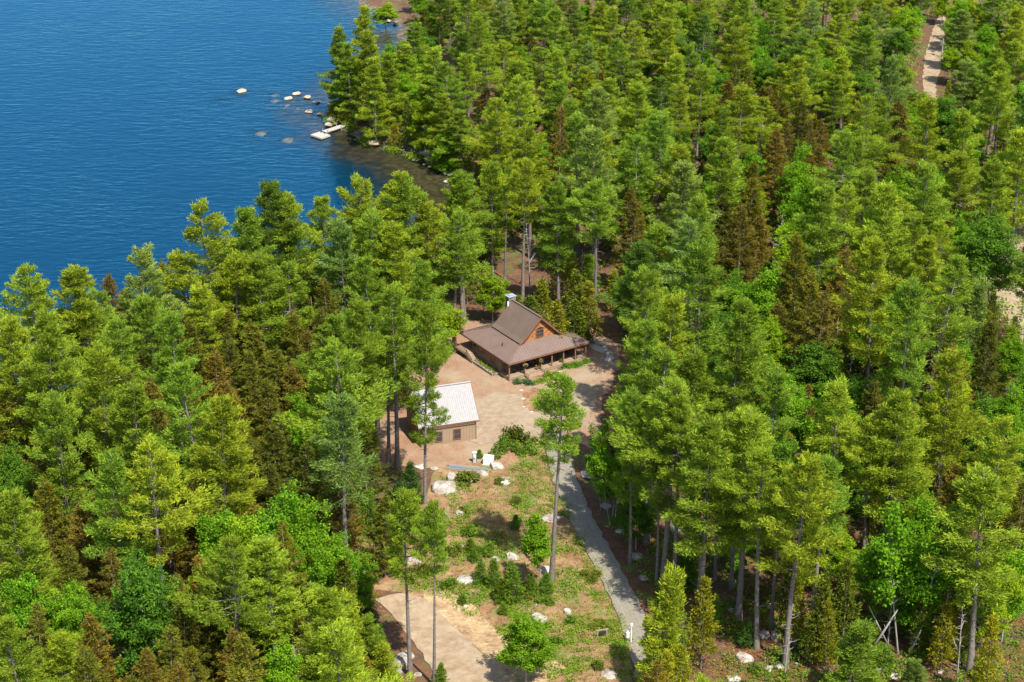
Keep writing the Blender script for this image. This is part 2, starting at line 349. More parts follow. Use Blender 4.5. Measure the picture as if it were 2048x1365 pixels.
M['blue_sheet'] = mat('blue_grey_metal_sheet', (.12, .15, .17), .5, (1.0, (.16, .15, .13), 4, .1))

def roof_face(mb, pts, th=.07, step=.45, seam=.045, mi=0, up=None):
    """a slab whose first edge is the eave, with standing seams running up from it"""
    P = [Vector(p) for p in pts]; e = (P[1]-P[0]).normalized(); n = None
    for k in range(2, len(P)):
        n = e.cross(P[k]-P[0])
        if n.length > 1e-4: n.normalize(); break
    if n.z < 0: n = -n
    s = n.cross(e); s = s if s.z > 0 else -s
    base = len(mb.v); k = len(P)
    mb.v += [tuple(p) for p in P]+[tuple(p-n*th) for p in P]
    mb.f.append(tuple(range(base, base+k))); mb.m.append(mi); mb.f.append(tuple(reversed(range(base+k, base+2*k)))); mb.m.append(mi)
    for i in range(k):
        j = (i+1) % k; mb.f.append((base+i, base+k+i, base+k+j, base+j)); mb.m.append(mi)
    uv = [((p-P[0]).dot(e), (p-P[0]).dot(s)) for p in P]
    u = min(a for a, b in uv)+step*.5
    while u < max(a for a, b in uv):
        hit = []
        for i in range(k):
            a, b = uv[i], uv[(i+1) % k]
            if (a[0] > u) != (b[0] > u): hit.append(a[1]+(b[1]-a[1])*(u-a[0])/(b[0]-a[0]))
        if len(hit) >= 2 and max(hit)-min(hit) > .15:
            p = P[0]+e*u+s*(min(hit)+.01)+n*seam*.4; q = P[0]+e*u+s*(max(hit)-.03)+n*seam*.4
            r = e*.022; h = n*seam*.5
            mb.hexa([p-r-h, p+r-h, q+r-h, q-r-h, p-r+h, p+r+h, q+r+h, q-r+h], mi)
        u += step

def wall_window(par, face, u, z, ww, wh, plane, arch=False, label=None, trim='trim'):
    """face 'f' looks along -y at y=plane, 's' looks along -x at x=plane; u is the centre along the wall"""
    def pt(a, d, zz): return (a, plane-d, zz) if face == 'f' else (plane-d, a, zz)
    def bx(mb, a0, a1, z0, z1, d0, d1, mi=0):
        p = pt(a0, d1, z0); q = pt(a1, d0, z1); mb.box([min(i, j) for i, j in zip(p, q)], [max(i, j) for i, j in zip(p, q)], mi)
    fr = MB(); t = .11
    for a0, a1, z0, z1 in ((u-ww/2-t, u-ww/2, z-t, z+wh+t), (u+ww/2, u+ww/2+t, z-t, z+wh+t), (u-ww/2, u+ww/2, z-t, z), (u-ww/2, u+ww/2, z+wh, z+wh+t)):
        bx(fr, a0, a1, z0, z1, -.02, .07)
    bx(fr, u-ww/2, u+ww/2, z+wh*.5-.03, z+wh*.5+.03, -.01, .045)
    if arch:
        bx(fr, u-.03, u+.03, z, z+wh, -.01, .05)
        N = 9
        for i in range(N):
            a = math.pi*i/N; b = math.pi*(i+1)/N; r0 = ww/2; r1 = ww/2+t
            q = [(u+r*math.cos(c), z+wh+t+(.48*r)*math.sin(c)*1.2) for r, c in ((r0, a), (r1, a), (r1, b), (r0, b))]
            fr.hexa([pt(q[0][0], 0, q[0][1]), pt(q[1][0], 0, q[1][1]), pt(q[2][0], 0, q[2][1]), pt(q[3][0], 0, q[3][1])] + [pt(k[0], .07, k[1]) for k in q])
    f = fr.obj('window', M[trim], par)
    pn = MB(); bx(pn, u-ww/2, u+ww/2, z, z+wh, -.02, .02)
    if arch:
        for i in range(9):
            a = math.pi*i/9; b = math.pi*(i+1)/9; r = ww/2
            pn.poly([pt(u, .02, z+wh+t), pt(u+r*math.cos(a), .02, z+wh+t+.57*r*math.sin(a)), pt(u+r*math.cos(b), .02, z+wh+t+.57*r*math.sin(b))])
    pn.obj('pane', M['glass'], f)
    return f

HX, HY, _ = G(*hz(865, 825), 2.95); HROT = math.radians(33.0)
house = tag(empty('cabin', (HX, HY, 0), HROT), 'brown cabin with metal hipped porch roof, shingled gable and stone chimney at the clearing', 'cabin')
LF, LS, EZ, IZ = 14.1, 13.5, 2.95, 4.3
wl = MB()
wl.box((.5, 2.9, 0), (11.5, 9.6, 2.98)); wl.box((2.6, 9.6, 0), (11.5, 12.9, 2.97))
for i in range(26): wl.box((.47, 3.0+i*.26, .1), (.5, 3.05+i*.26, 2.95))
for i in range(42): wl.box((.6+i*.26, 2.87, .5), (.65+i*.26, 2.9, 2.95))
wl.obj('wall', M['siding'], house)
g = MB(); g.poly([(3.85, 2.7, IZ-.3), (10.35, 2.7, IZ-.3), (7.1, 2.7, 7.6)]); g.poly([(3.85, 9.75, IZ-.3), (7.1, 9.75, 7.6), (10.35, 9.75, IZ-.3)])
random.seed(4)
for r in range(16):                                   # courses of shingles, each tilted a little off the wall
    z0 = IZ+.02+r*.2; hw = 3.25*(7.55-z0)/(7.6-IZ+.3); x = 7.1-hw
    while x < 7.1+hw-.1:
        ww = random.uniform(.12, .24); x1 = min(x+ww, 7.1+hw)
        d = random.uniform(.015, .05); g.hexa([(x, 2.7-d, z0), (x1-.015, 2.7-d, z0), (x1-.015, 2.7, z0), (x, 2.7, z0), (x, 2.695, z0+.2), (x1-.015, 2.695, z0+.2), (x1-.015, 2.7, z0+.2), (x, 2.7, z0+.2)])
        x = x1
g.obj('gable', M['shingle'], house)
rf = MB()
roof_face(rf, [(0, 0, EZ), (LF, 0, EZ), (10.35, 2.7, IZ), (3.85, 2.7, IZ)])
roof_face(rf, [(0, LS, EZ), (0, 0, EZ), (3.85, 2.7, IZ), (3.85, 9.8, IZ)])
roof_face(rf, [(LF, 0, EZ), (LF, LS, EZ), (10.35, 9.8, IZ), (10.35, 2.7, IZ)])
roof_face(rf, [(LF, LS, EZ), (0, LS, EZ), (3.85, 9.8, IZ), (10.35, 9.8, IZ)])
lower = rf.obj('porch_roof', M['roof'], house)
up = MB()
roof_face(up, [(3.45, 10.0, IZ+.10), (3.45, 2.25, IZ+.10), (4.1, 2.25, IZ+.52), (4.1, 10.0, IZ+.52)], .09)
roof_face(up, [(4.1, 10.0, IZ+.52), (4.1, 2.25, IZ+.52), (7.1, 2.25, 7.78), (7.1, 10.0, 7.78)], .09)
roof_face(up, [(10.75, 2.25, IZ+.10), (10.75, 10.0, IZ+.10), (10.1, 10.0, IZ+.52), (10.1, 2.25, IZ+.52)], .09)
roof_face(up, [(10.1, 2.25, IZ+.52), (10.1, 10.0, IZ+.52), (7.1, 10.0, 7.78), (7.1, 2.25, 7.78)], .09)
upper = up.obj('roof', mat('dark_brown_metal_roof', (.125, .088, .070), .5, (.6, (.145, .104, .084), 3, .2), None, 0, .4), house)
MB().bar((7.1, 2.2, 7.82), (7.1, 10.0, 7.82), .3, .06).obj('ridge_cap', M['roof'], upper)
for a, b in (((0, 0, EZ+.05), (3.85, 2.7, IZ+.05)), ((LF, 0, EZ+.05), (10.35, 2.7, IZ+.05)), ((0, LS, EZ+.05), (3.85, 9.8, IZ+.05)), ((LF, LS, EZ+.05), (10.35, 9.8, IZ+.05))): MB().bar(a, b, .2, .05).obj('hip_cap', M['roof'], lower)
vg = MB()
for s in (-1, 1):
    vg.bar((7.1+s*3.05, 2.22, IZ+.40), (7.1, 2.22, 7.66), .06, .26); vg.bar((7.1+s*3.75, 2.22, IZ+.0), (7.1+s*3.0, 2.22, IZ+.44), .06, .24)
vg.obj('gable_trim', M['trim'], house)
fa = MB(); fa.box((.02, -.03, EZ-.24), (LF-.02, .03, EZ-.07)); fa.box((-.03, .03, EZ-.24), (.03, LS, EZ-.07)); fa.box((LF-.03, .03, EZ-.24), (LF+.03, LS, EZ-.07)); fa.box((.1, .35, EZ-.42), (LF-.1, .5, EZ-.2))
fa.obj('fascia', M['trim'], house)
ch = MB(); ch.box((6.5, 9.95, 0), (7.7, 10.95, 8.2)); c1 = ch.obj('chimney', M['stone'], house)
cc = MB(); cc.box((6.42, 9.87, 8.203), (7.78, 11.03, 8.32)); cc.box((6.75, 10.2, 8.32), (7.45, 10.7, 8.42)); cc.obj('cap', mat('bluestone', (.25, .28, .32), .7), c1)
fl = MB(); fl.bar((6.28, 9.9, 6.9), (6.28, 9.9, 7.7), .12, .2); fl.obj('flashing', M['white'], c1)
dk = MB(); dk.box((.25, .25, .12), (LF-.25, 2.87, .5)); dk.box((11.53, 2.87, .12), (LF-.25, LS-.5, .5))
for i in range(38): dk.box((.3+i*.36, .22, .5), (.62+i*.36, 2.86, .52))
dk.obj('porch_deck', M['wood'], house)
ds = MB(); ds.box((-1.1, 9.9, .75), (2.55, 13.2, .95))
for x, y in ((-1, 10), (-1, 13.1), (2.4, 13.1)): ds.box((x, y, -.4), (x+.12, y+.1, .75))
ds.obj('side_deck', M['wood'], house)
for x in (.35, 2.95, 5.7, 7.75, 9.8, 11.9, 13.75):
    MB().box((x-.09, .33, .521), (x+.09, .51, EZ-.42)).obj('porch_post', M['post'], house)
for y in (4.6, 8.7, 12.6): MB().box((13.66, y-.09, .5), (13.84, y+.09, EZ-.1)).obj('porch_post', M['post'], house)
for x, y in ((-.95, 13.05), (.25, 10.05)): MB().box((x-.07, y-.07, .951), (x+.07, y+.07, EZ-.02+max(0, x)*.3)).obj('porch_post', M['post'], house)
st = MB()
for i in range(3): st.box((3.0, -.15-i*.32, 0), (5.65, .22-i*.32-.003, .37-i*.13))
st.obj('front_steps', M['wood'], house)
for x in (2.9, 5.75):
    r = MB(); r.box((x-.06, .24, .52), (x+.06, .31, 1.4)); r.box((x-.06, -.85, 0), (x+.06, -.75, .95)); r.bar((x, .28, 1.42), (x, -.8, .97), .12, .07); r.bar((x, .28, .85), (x, -.8, .45), .05, .05)
    r.obj('handrail', M['wood'], house)
ss = MB()
for i in range(5): ss.box((-.95, 9.55-i*.31, 0), (.35, 9.87-i*.31-.004, .80-i*.16))
ss.obj('side_steps', M['wood'], house)
for x in (-1.02, .42):
    r = MB(); r.box((x-.05, 9.8, .9), (x+.05, 9.88, 1.85)); r.box((x-.05, 8.3, 0), (x+.05, 8.38, .95)); r.bar((x, 9.85, 1.85), (x, 8.3, .97), .1, .07); r.bar((x, 9.85, 1.4), (x, 8.3, .5), .05, .05)
    for k in range(5): r.bar((x, 9.6-k*.28, .75-k*.15), (x, 9.6-k*.28, 1.72-k*.17), .04, .04)
    r.obj('handrail', M['wood'], house)
r = MB(); r.bar((-1.05, 9.9, 1.85), (-1.05, 13.1, 1.85), .07, .05); r.bar((-1.05, 9.9, 1.1), (-1.05, 13.1, 1.1), .05, .05)
for k in range(16): r.bar((-1.05, 10+k*.2, 1.1), (-1.05, 10+k*.2, 1.85), .03, .03)
r.obj('railing', M['post'], house)
def door(par, face, u, plane, z=.52, wd=.95, m='trim'):
    def bxx(mb, a0, a1, z0, z1, d0, d1):
        p, q = ((a0, plane-d1, z0), (a1, plane-d0, z1)) if face == 'f' else ((plane-d1, a0, z0), (plane-d0, a1, z1)); mb.box(p, q)
    d = MB(); bxx(d, u-wd/2, u+wd/2, z, z+2.05, -.02, .05)
    for a, b in ((u-wd/2-.12, u-wd/2-.005), (u+wd/2+.005, u+wd/2+.12)): bxx(d, a, b, z, z+2.15, -.02, .07)
    o = d.obj('door', M[m], par); p = MB(); bxx(p, u-wd/2+.15, u+wd/2-.15, z+.9, z+1.9, .03, .06); p.obj('pane', M['glass'], o)
    k = MB(); bxx(k, u+wd/2-.12, u+wd/2-.06, z+.98, z+1.04, .05, .12); k.obj('handle', M['dark'], o)
door(house, 'f', 4.4, 2.9); door(house, 's', 10.7, 2.6, .95)
wall_window(house, 's', 5.0, 1.2, .75, 1.15, .5); wall_window(house, 's', 8.2, 1.7, 1.5, .6, .5)
for u in (2.0, 6.8, 9.6): wall_window(house, 'f', u, 1.1, 1.2, 1.2, 2.87)
wall_window(house, 'f', 7.1, 4.62, 1.15, 1.0, 2.66, True)
MB().tube([(1.9, 4.6, EZ+.55), (1.9, 4.6, EZ+1.2)], [.07, .07], 8).obj('vent_pipe', M['dark'], house)
lt = MB(); lt.tube([(.38, 7.4, 2.5), (.38, 7.4, 2.75)], [.09, .06], 8); lt.box((.40, 7.33, 2.6), (.5, 7.47, 2.8)); lt.obj('wall_lamp', M['dark'], house)

SX, SY, _ = G(*sz(860, 490), 3.1); SROT = math.radians(18.0)
shed = tag(empty('shed', (SX, SY, 0), SROT), 'tan board shed with pale ribbed metal roof and two small windows beside the tall pine', 'shed')
wl = MB(); wl.box((-8.0, .35, 0), (-.2, 7.5, 3.05))
for i in range(20): wl.box((-7.95+i*.4, .315, .05), (-7.88+i*.4, .35, 3.0))
for x, s in ((-8.0, -1), (-.2, 1)):
    wl.poly([(x, .35, 3.05), (x, 7.5, 3.05), (x, 3.92, 6.75)])
wl.obj('wall', M['shed_siding'], shed)
for x in (-8.03, -.29): MB().box((x, .30, 0), (x+.12, .349, 3.05)).obj('corner_board', M['trim'], shed)
rf = MB(); roof_face(rf, [(-8.35, 0, 3.1), (.12, 0, 3.1), (.12, 3.92, 7.0), (-8.35, 3.92, 7.0)], .08, .3, .05); roof_face(rf, [(.12, 7.85, 3.1), (-8.35, 7.85, 3.1), (-8.35, 3.93, 7.0), (.12, 3.93, 7.0)], .08, .3, .05)
ro = rf.obj('roof', M['tin'], shed)
rc = MB(); rc.bar((-8.4, 3.92, 7.06), (.17, 3.92, 7.06), .3, .06); rc.obj('ridge_cap', mat('grey_flashing', (.35, .33, .33), .5), ro)
vg = MB()
for x in (-8.40, .125): vg.bar((x+.03, .0, 3.0), (x+.03, 3.9, 6.9), .05, .2); vg.bar((x+.03, 7.85, 3.0), (x+.03, 3.94, 6.9), .05, .2)
vg.box((-8.35, -.03, 2.86), (.12, .02, 3.0)); vg.obj('fascia', M['trim'], shed)
for u in (-5.5, -2.9): wall_window(shed, 'f', u, .62, .85, 1.35, .31)
dd = MB(); dd.box((-8.05, 2.4, .03), (-8.0, 5.4, 2.4)); dd.obj('door', M['trim'], shed)

def at_house(x, y, z=0):
    c, s = math.cos(HROT), math.sin(HROT); return (HX+x*c-y*s, HY+x*s+y*c, z)

# ------------------------------------------------------------------ tree builders (numpy)
def nrm(a): return a/(np.linalg.norm(a, axis=-1, keepdims=True)+1e-9)
def blades(rs, P, D, n, Lb, Wb, wd, wu, wr, jit=.12):
    """n thin blades at every point P, leaning along D, up and at random"""
    k = len(P); P = np.repeat(P, n, 0)+rs.normal(0, jit, (k*n, 3)); D = np.repeat(D, n, 0)
    d = nrm(D*wd+np.array([0, 0, 1.])*wu+rs.normal(0, 1, (k*n, 3))*wr)
    s = nrm(np.cross(d, rs.normal(0, 1, (k*n, 3))))*(Wb*rs.uniform(.7, 1.3, (k*n, 1)))*.5
    ln = (Lb*rs.uniform(.7, 1.3, (k*n, 1)))
    V = np.stack([P-s*.6, P+s*.6, P+d*ln*.6+s, P+d*ln], 1).reshape(-1, 3)
    F = np.arange(k*n*4).reshape(-1, 4)
    t = np.repeat(rs.uniform(0, 1, k), n*4)*.7+np.repeat(rs.uniform(0, 1, k*n), 4)*.3
    return V, F, t
def leaves(rs, P, n, size, jit):
    """n small flat leaf sprays around every point, mostly facing up and outwards"""
    k = len(P); Q = np.repeat(P, n, 0)+rs.normal(0, 1, (k*n, 3))*jit
    nn = nrm(np.array([0, 0, 1.])*.9+rs.normal(0, .75, (k*n, 3))); a = nrm(np.cross(nn, rs.normal(0, 1, (k*n, 3)))); b = np.cross(nn, a)
    h = size*rs.uniform(.6, 1.3, (k*n, 1))*.5
    V = np.stack([Q-a*h, Q-b*h*.7, Q+a*h*1.1, Q+b*h*.7], 1).reshape(-1, 3)
    F = np.arange(k*n*4).reshape(-1, 4)
    t = np.repeat(rs.uniform(0, 1, k), n*4)*.75+np.repeat(rs.uniform(0, 1, k*n), 4)*.25
    return V, F, t
def wood(mb_parts, name, m):
    mb = MB()
    for pts, rad, n in mb_parts: mb.tube(pts, rad, n)
    me = bpy.data.meshes.new(name); me.from_pydata(mb.v, [], mb.f); me.materials.append(m)
    me.polygons.foreach_set('use_smooth', [True]*len(mb.f)); me.update(); return me
def bend(rs, h, amt, n=9):
    a = rs.uniform(0, 6.28); c = rs.normal(0, amt, 2); z = np.linspace(0, 1, n)
    return np.stack([c[0]*np.sin(z*2.6+a)-c[0]*np.sin(a), c[1]*np.sin(z*2.1+a)-c[1]*np.sin(a), z*h], 1)
def at_z(tr, z):
    return np.array([np.interp(z, tr[:, 2], tr[:, 0]), np.interp(z, tr[:, 2], tr[:, 1]), z])

def pine(seed, h, start, R, gap=1.0, dens=1.0, flat=.0, lean=.25, dead=True):
    rs = np.random.RandomState(seed); tr = bend(rs, h, lean); W = []; PP = []; DD = []
    r0 = .0125*h
    W.append(([tuple(p) for p in tr], [max(.03, r0*(1-.93*(i/8))*(1.25 if i == 0 else 1)) for i in range(9)], 8))
    z = start*h; skirt = rs.uniform(0, 6.28); vig = 1
    while z < h*.97:
        t = (z-start*h)/(h-start*h); cnt = rs.randint(3, 6)
        prof = ((1-t)**.58)*(.5+.5*min(1, t*3.2+.2))*(1+flat*t*(1-t)*2)*vig; vig = rs.uniform(.72, 1.12)
        a0 = rs.uniform(0, 6.28)
        for b in range(cnt):
            if rs.rand() < .10*(1-t): continue
            az = a0+6.283*b/cnt+rs.normal(0, .25)
            Lb = max(1.0, R*prof*rs.uniform(.55, 1.2)*(1+.2*math.cos(az-skirt)))
            el = .03+.75*t**1.8+rs.normal(0, .06); d = np.array([math.cos(az)*math.cos(el), math.sin(az)*math.cos(el), math.sin(el)])
            base = at_z(tr, z+rs.normal(0, .12)); curve = rs.uniform(.05, .16)
            k = np.linspace(0, 1, 5)[:, None]; pts = base+d*Lb*k+np.array([0, 0, 1.])*(curve*Lb*k**2.2)-np.array([0, 0, 1.])*(.05*Lb*np.sin(k*3.1))
            W.append(([tuple(p) for p in pts[:4]], [.05+.012*Lb, .045, .03, .015], 4))
            # side sprays: a loose fan in the branch's plane, tufted along the outer two thirds
            side = np.array([-math.sin(az), math.cos(az), 0]); nt_ = int((8+Lb*11.5)*dens)
            u = rs.beta(1.8, 1.25, nt_)*.86+.16; hw = Lb*.31*np.sin(np.clip(u, 0, 1)*2.7)**.8*(1.05-.3*t)
            s = rs.uniform(-1, 1, nt_); ax = base+d*Lb*u[:, None]+np.array([0, 0, 1.])*(curve*Lb*u**2.2)[:, None]
            P = ax+side*(s*hw)[:, None]+d*(np.abs(s)*.22*Lb)[:, None]*-.35+np.stack([np.zeros(nt_), np.zeros(nt_), rs.normal(.05, .07, nt_)+.10*np.abs(s)*hw], 1)
            Dr = nrm(d+side*(s*.8)[:, None]); PP.append(P); DD.append(Dr)
        z += gap*rs.uniform(.6, 1.5)*(1.2-.5*t)
    top = at_z(tr, h*.985); PP.append(top+rs.normal(0, .18, (10, 3))+[0, 0, .1]); DD.append(np.tile([0, 0, 1.], (10, 1)))
    if dead:
        zz = start*h*.35
        while zz < start*h+1.2:
            az = rs.uniform(0, 6.28); Lb = rs.uniform(.5, 2.6)*(zz/(start*h)); b = at_z(tr, zz)
            e = b+np.array([math.cos(az), math.sin(az), rs.uniform(-.1, .25)])*Lb
            W.append(([tuple(b), tuple((b+e)/2+rs.normal(0, .08, 3)), tuple(e)], [.05, .03, .012], 4)); zz += rs.uniform(.35, 1.1)
    V, F, t = blades(rs, np.concatenate(PP), np.concatenate(DD), 10, .36, .115, .85, .45, .45, .17)
    return numpy_mesh('pine_crown', V, F, [M['needle']], {'tint': t}), wood(W, 'pine_trunk', M['bark'])

def spruce(seed, h, start, R, droop=.22, mt='spruce', gap=.42, dens=1.0, bl=.30, wood_m='bark'):
    rs = np.random.RandomState(seed); tr = bend(rs, h, .12); W = [([tuple(p) for p in tr], [max(.02, .011*h*(1-.95*i/8)) for i in range(9)], 7)]; PP = []; DD = []
    z = start*h; GT = []
    while z < h*.99:
        t = (z-start*h)/(h-start*h); cnt = rs.randint(4, 7) if h > 8 else rs.randint(5, 8); a0 = rs.uniform(0, 6.28); vg = rs.uniform(.78, 1.15) if h > 8 else 1
        for b in range(cnt):
            az = a0+6.283*b/cnt+rs.normal(0, .25); Lb = max(.25, R*((1-t)**.62)*(.6+.4*min(1, t*5+.3))*rs.uniform(.5, 1.2)*vg)
            el = -droop+(droop+.45)*t+rs.normal(0, .06); d = np.array([math.cos(az)*math.cos(el), math.sin(az)*math.cos(el), math.sin(el)]); base = at_z(tr, z+rs.normal(0, .08))
            nt_ = int((4+Lb*11)*dens); u = rs.beta(1.6, 1.1, nt_)*.85+.18; side = np.array([-math.sin(az), math.cos(az), 0]); s = rs.uniform(-1, 1, nt_); hw = Lb*.30*(1.15-u)+.12
            P = base+d*Lb*u[:, None]+np.array([0, 0, 1.])*(.18*Lb*u**2.5)[:, None]+side*(s*hw)[:, None]+rs.normal(0, .06, (nt_, 3)); P[:, 2] -= np.abs(s)*.1
            PP.append(P); DD.append(nrm(d+side*(s*.7)[:, None]))
            if rs.rand() < .35: W.append(([tuple(base), tuple(base+d*Lb*.7)], [.025, .008], 3))
            if h > 8 and rs.rand() < .45*(1-t):                                  # bare grey twigs through the foliage
                e = base+d*Lb*rs.uniform(.7, 1.08)+rs.normal(0, .15, 3); GT.append(([tuple(base+d*Lb*.3), tuple(e)], [.035, .012], 3)); GT.append(([tuple(base+d*Lb*.5), tuple(e+rs.normal(0, .35, 3))], [.025, .01], 3))
        z += gap*rs.uniform(.75, 1.3)
    PP.append(at_z(tr, h)+rs.normal(0, .06, (6, 3))); DD.append(np.tile([0, 0, 1.], (6, 1)))
    zz = .1*h
    while zz < start*h+.5:
        az = rs.uniform(0, 6.28); b = at_z(tr, zz); e = b+np.array([math.cos(az), math.sin(az), -.15])*rs.uniform(.4, 1.4)
        W.append(([tuple(b), tuple(e)], [.03, .01], 3)); zz += .3
    V, F, t = blades(rs, np.concatenate(PP), np.concatenate(DD), 6, bl*.85, bl*.36, .9, .12, .42, .09)
    return numpy_mesh('spruce_crown', V, F, [M[mt]], {'tint': t}), wood(W+GT, 'spruce_trunk', M['twig'] if h > 8 else M[wood_m])

def maple(seed, h, start, R, stems=1, leaf=.21, n_l=15, fill=1.0, wd='grey_bark'):
    rs = np.random.RandomState(seed); W = []; PP = []
    for s_ in range(stems):
        tr = bend(rs, h*.8, .3); off = np.array([0, 0, 0.]) if stems == 1 else np.append(rs.normal(0, .25, 2), 0)
        tr = tr+off+np.stack([np.linspace(0, 1, 9)*off[0]*3, np.linspace(0, 1, 9)*off[1]*3, np.zeros(9)], 1)
        W.append(([tuple(p) for p in tr], [max(.03, .010*h*(1-.9*i/8))/(stems**.5) for i in range(9)], 7))
        nb = int(17*fill/stems)+3
        for b in range(nb):
            t = b/nb; z = h*(start*.9+(.78-start*.9)*t); base = at_z(tr, z); az = b*2.4+rs.normal(0, .4); up = .35+.55*t+rs.normal(0, .12)
            zc = (z+up*R*.5-h*start)/(h*(1-start)); Lb = R*rs.uniform(.65, 1.05)*(max(.25, 1-abs(2*t-.75)**1.9*.55))
            d = nrm(np.array([math.cos(az), math.sin(az), up])); e = base+d*Lb
            W.append(([tuple(base), tuple(base+d*Lb*.5+[0, 0, .12]), tuple(e)], [.07, .045, .015], 4))
            for c in range(7):
                u = rs.uniform(.4, 1.15); cpt = base+d*Lb*u+rs.normal(0, .42*(R/3), 3)
                k = rs.randint(9, 16); q = rs.normal(0, 1, (k, 3)); q = nrm(q)*rs.uniform(.45, 1, (k, 1))**.5*np.array([.95, .95, .55])*(R*.20)*rs.uniform(.7, 1.3)
                PP.append(cpt+q)
        top = at_z(tr, h*.8)
        for c in range(6):
            q = nrm(rs.normal(0, 1, (16, 3)))*np.array([.8, .8, .9])*R*.28; PP.append(top+rs.normal(0, .45*R/3, 3)+[0, 0, h*.2*rs.rand()]+q)
    V, F, t = leaves(rs, np.concatenate(PP), n_l, leaf, .17)
    return numpy_mesh('maple_crown', V, F, [M['leaf']], {'tint': t}), wood(W, 'maple_trunk', M[wd])

def cedar(seed, h, R):
    rs = np.random.RandomState(seed); tr = bend(rs, h, .12); W = [([tuple(p) for p in tr], [max(.02, .011*h*(1-.95*i/8)) for i in range(9)], 6)]; PP = []; DD = []
    n = int(h*R*30); t = rs.beta(1.1, 1.3, n); z = h*(.12+.88*t); az = rs.uniform(0, 6.28, n)
    lump = 1+.28*np.sin(az*3+z*1.7)+.2*np.sin(z*3.1+az); r = R*((1-t)**.6)*lump*rs.uniform(.45, 1.05, n)
    P = np.stack([np.interp(z, tr[:, 2], tr[:, 0])+np.cos(az)*r, np.interp(z, tr[:, 2], tr[:, 1])+np.sin(az)*r, z], 1)
    D = np.stack([np.cos(az), np.sin(az), np.full(n, .3)], 1)
    V, F, t_ = blades(rs, P, D, 5, .34, .17, .7, .6, .6, .13)
    for k in range(14):
        a = rs.uniform(0, 6.28); b = at_z(tr, h*rs.uniform(.1, .8)); W.append(([tuple(b), tuple(b+np.array([math.cos(a), math.sin(a), .2])*R*.7)], [.03, .01], 3))
    return numpy_mesh('cedar_crown', V, F, [M['spruce']], {'tint': t_}), wood(W, 'cedar_trunk', M['bark'])

def snag(seed, h):
    rs = np.random.RandomState(seed); tr = bend(rs, h, .3); W = [([tuple(p) for p in tr], [max(.02, .010*h*(1-.95*i/8)) for i in range(9)], 6)]
    for k in range(26):
        t = rs.uniform(.3, .98); b = at_z(tr, h*t); a = rs.uniform(0, 6.28); L_ = rs.uniform(.6, 2.4)*(1.15-t); m_ = b+np.array([math.cos(a), math.sin(a), rs.uniform(.1, .7)])*L_*.5
        e = m_+np.array([math.cos(a+rs.normal(0, .4)), math.sin(a), rs.uniform(0, .8)])*L_*.5; W.append(([tuple(b), tuple(m_), tuple(e)], [.05, .03, .01], 4))
    return None, wood(W, 'snag_trunk', M['grey_bark'])

def bush(seed, h, R, mt='leaf', leaf=.16):
    rs = np.random.RandomState(seed); PP = []; W = []
    for k in range(9):
        a = rs.uniform(0, 6.28); r = R*rs.uniform(0, .75); c = np.array([math.cos(a)*r, math.sin(a)*r, h*rs.uniform(.35, .75)*(1-.3*r/R)])
        W.append(([(0, 0, 0), tuple(c*[.6, .6, .5]), tuple(c)], [.03, .02, .008], 3))
        q = nrm(rs.normal(0, 1, (22, 3)))*rs.uniform(.5, 1, (22, 1))*np.array([R*.42, R*.42, h*.32]); PP.append(c+q)
    V, F, t = leaves(rs, np.concatenate(PP), 7, leaf, .07)
    V[:, 2] = np.maximum(V[:, 2], .02)
    return numpy_mesh('bush_foliage', V, F, [M[mt]], {'tint': t}), wood(W, 'bush_stems', M['bark'])

KIND = {
 'pine': [pine(11, 26, .40, 5.0), pine(12, 27, .46, 5.4, 1.15), pine(13, 25, .36, 4.8, .9), pine(14, 28, .48, 5.6, 1.2, 1, .3), pine(15, 24, .38, 4.6, .95), pine(16, 26, .44, 5.2, 1.1, 1, .2, .5), pine(17, 23, .34, 5.0, 1.0), pine(18, 25, .5, 5.6, 1.25, 1, .1, .4), pine(19, 24, .42, 4.9, 1.1)],
 'edge': [pine(25, 20, .10, 4.4, .95, dead=False), pine(26, 19, .07, 4.0, .9, dead=False), pine(27, 21, .14, 4.6, 1.0, dead=False)],
 'high': [pine(21, 28, .60, 4.8, .95, 1.1), pine(22, 26, .55, 4.4, .95, 1.1), pine(23, 27, .64, 4.5, .9, 1.1, .3, .5)],
 'young': [pine(31, 11, .06, 2.9, .62, .9, dead=False), pine(32, 9, .05, 2.5, .6, .9, dead=False), pine(33, 13, .12, 3.1, .7, .9, dead=False)],
 'spruce': [spruce(41, 17, .16, 3.2), spruce(42, 19, .24, 3.2, gap=.5), spruce(43, 15, .14, 2.9), spruce(44, 18, .2, 3.6, .3, gap=.5), spruce(45, 16, .22, 3.4, .15, gap=.55), spruce(46, 18, .3, 3.1, gap=.55)],
 'maple': [maple(51, 15, .34, 3.9), maple(52, 13, .3, 3.5), maple(53, 17, .42, 4.2), maple(54, 12, .22, 3.3, 2)],
 'cedar': [cedar(61, 12, 1.7), cedar(62, 10, 1.5), cedar(63, 13.5, 1.9)],
 'fir': [spruce(71, 4.2, .02, 1.45, .02, 'spruce', .30, .9, .24), spruce(72, 3.2, .02, 1.25, .0, 'spruce', .27, .9, .22), spruce(73, 6.5, .03, 1.8, .05, 'spruce', .36, .9, .26)],
 'snag': [snag(81, 13), snag(82, 15), snag(83, 10)],
 'thin': [maple(91, 11, .45, 1.7, 1, .2, 11, .6), maple(92, 9, .4, 1.5, 2, .18, 8, .5)],
 'bush': [bush(95, 1.1, .9), bush(96, .8, 1.1), bush(97, 1.5, 1.2)],
}
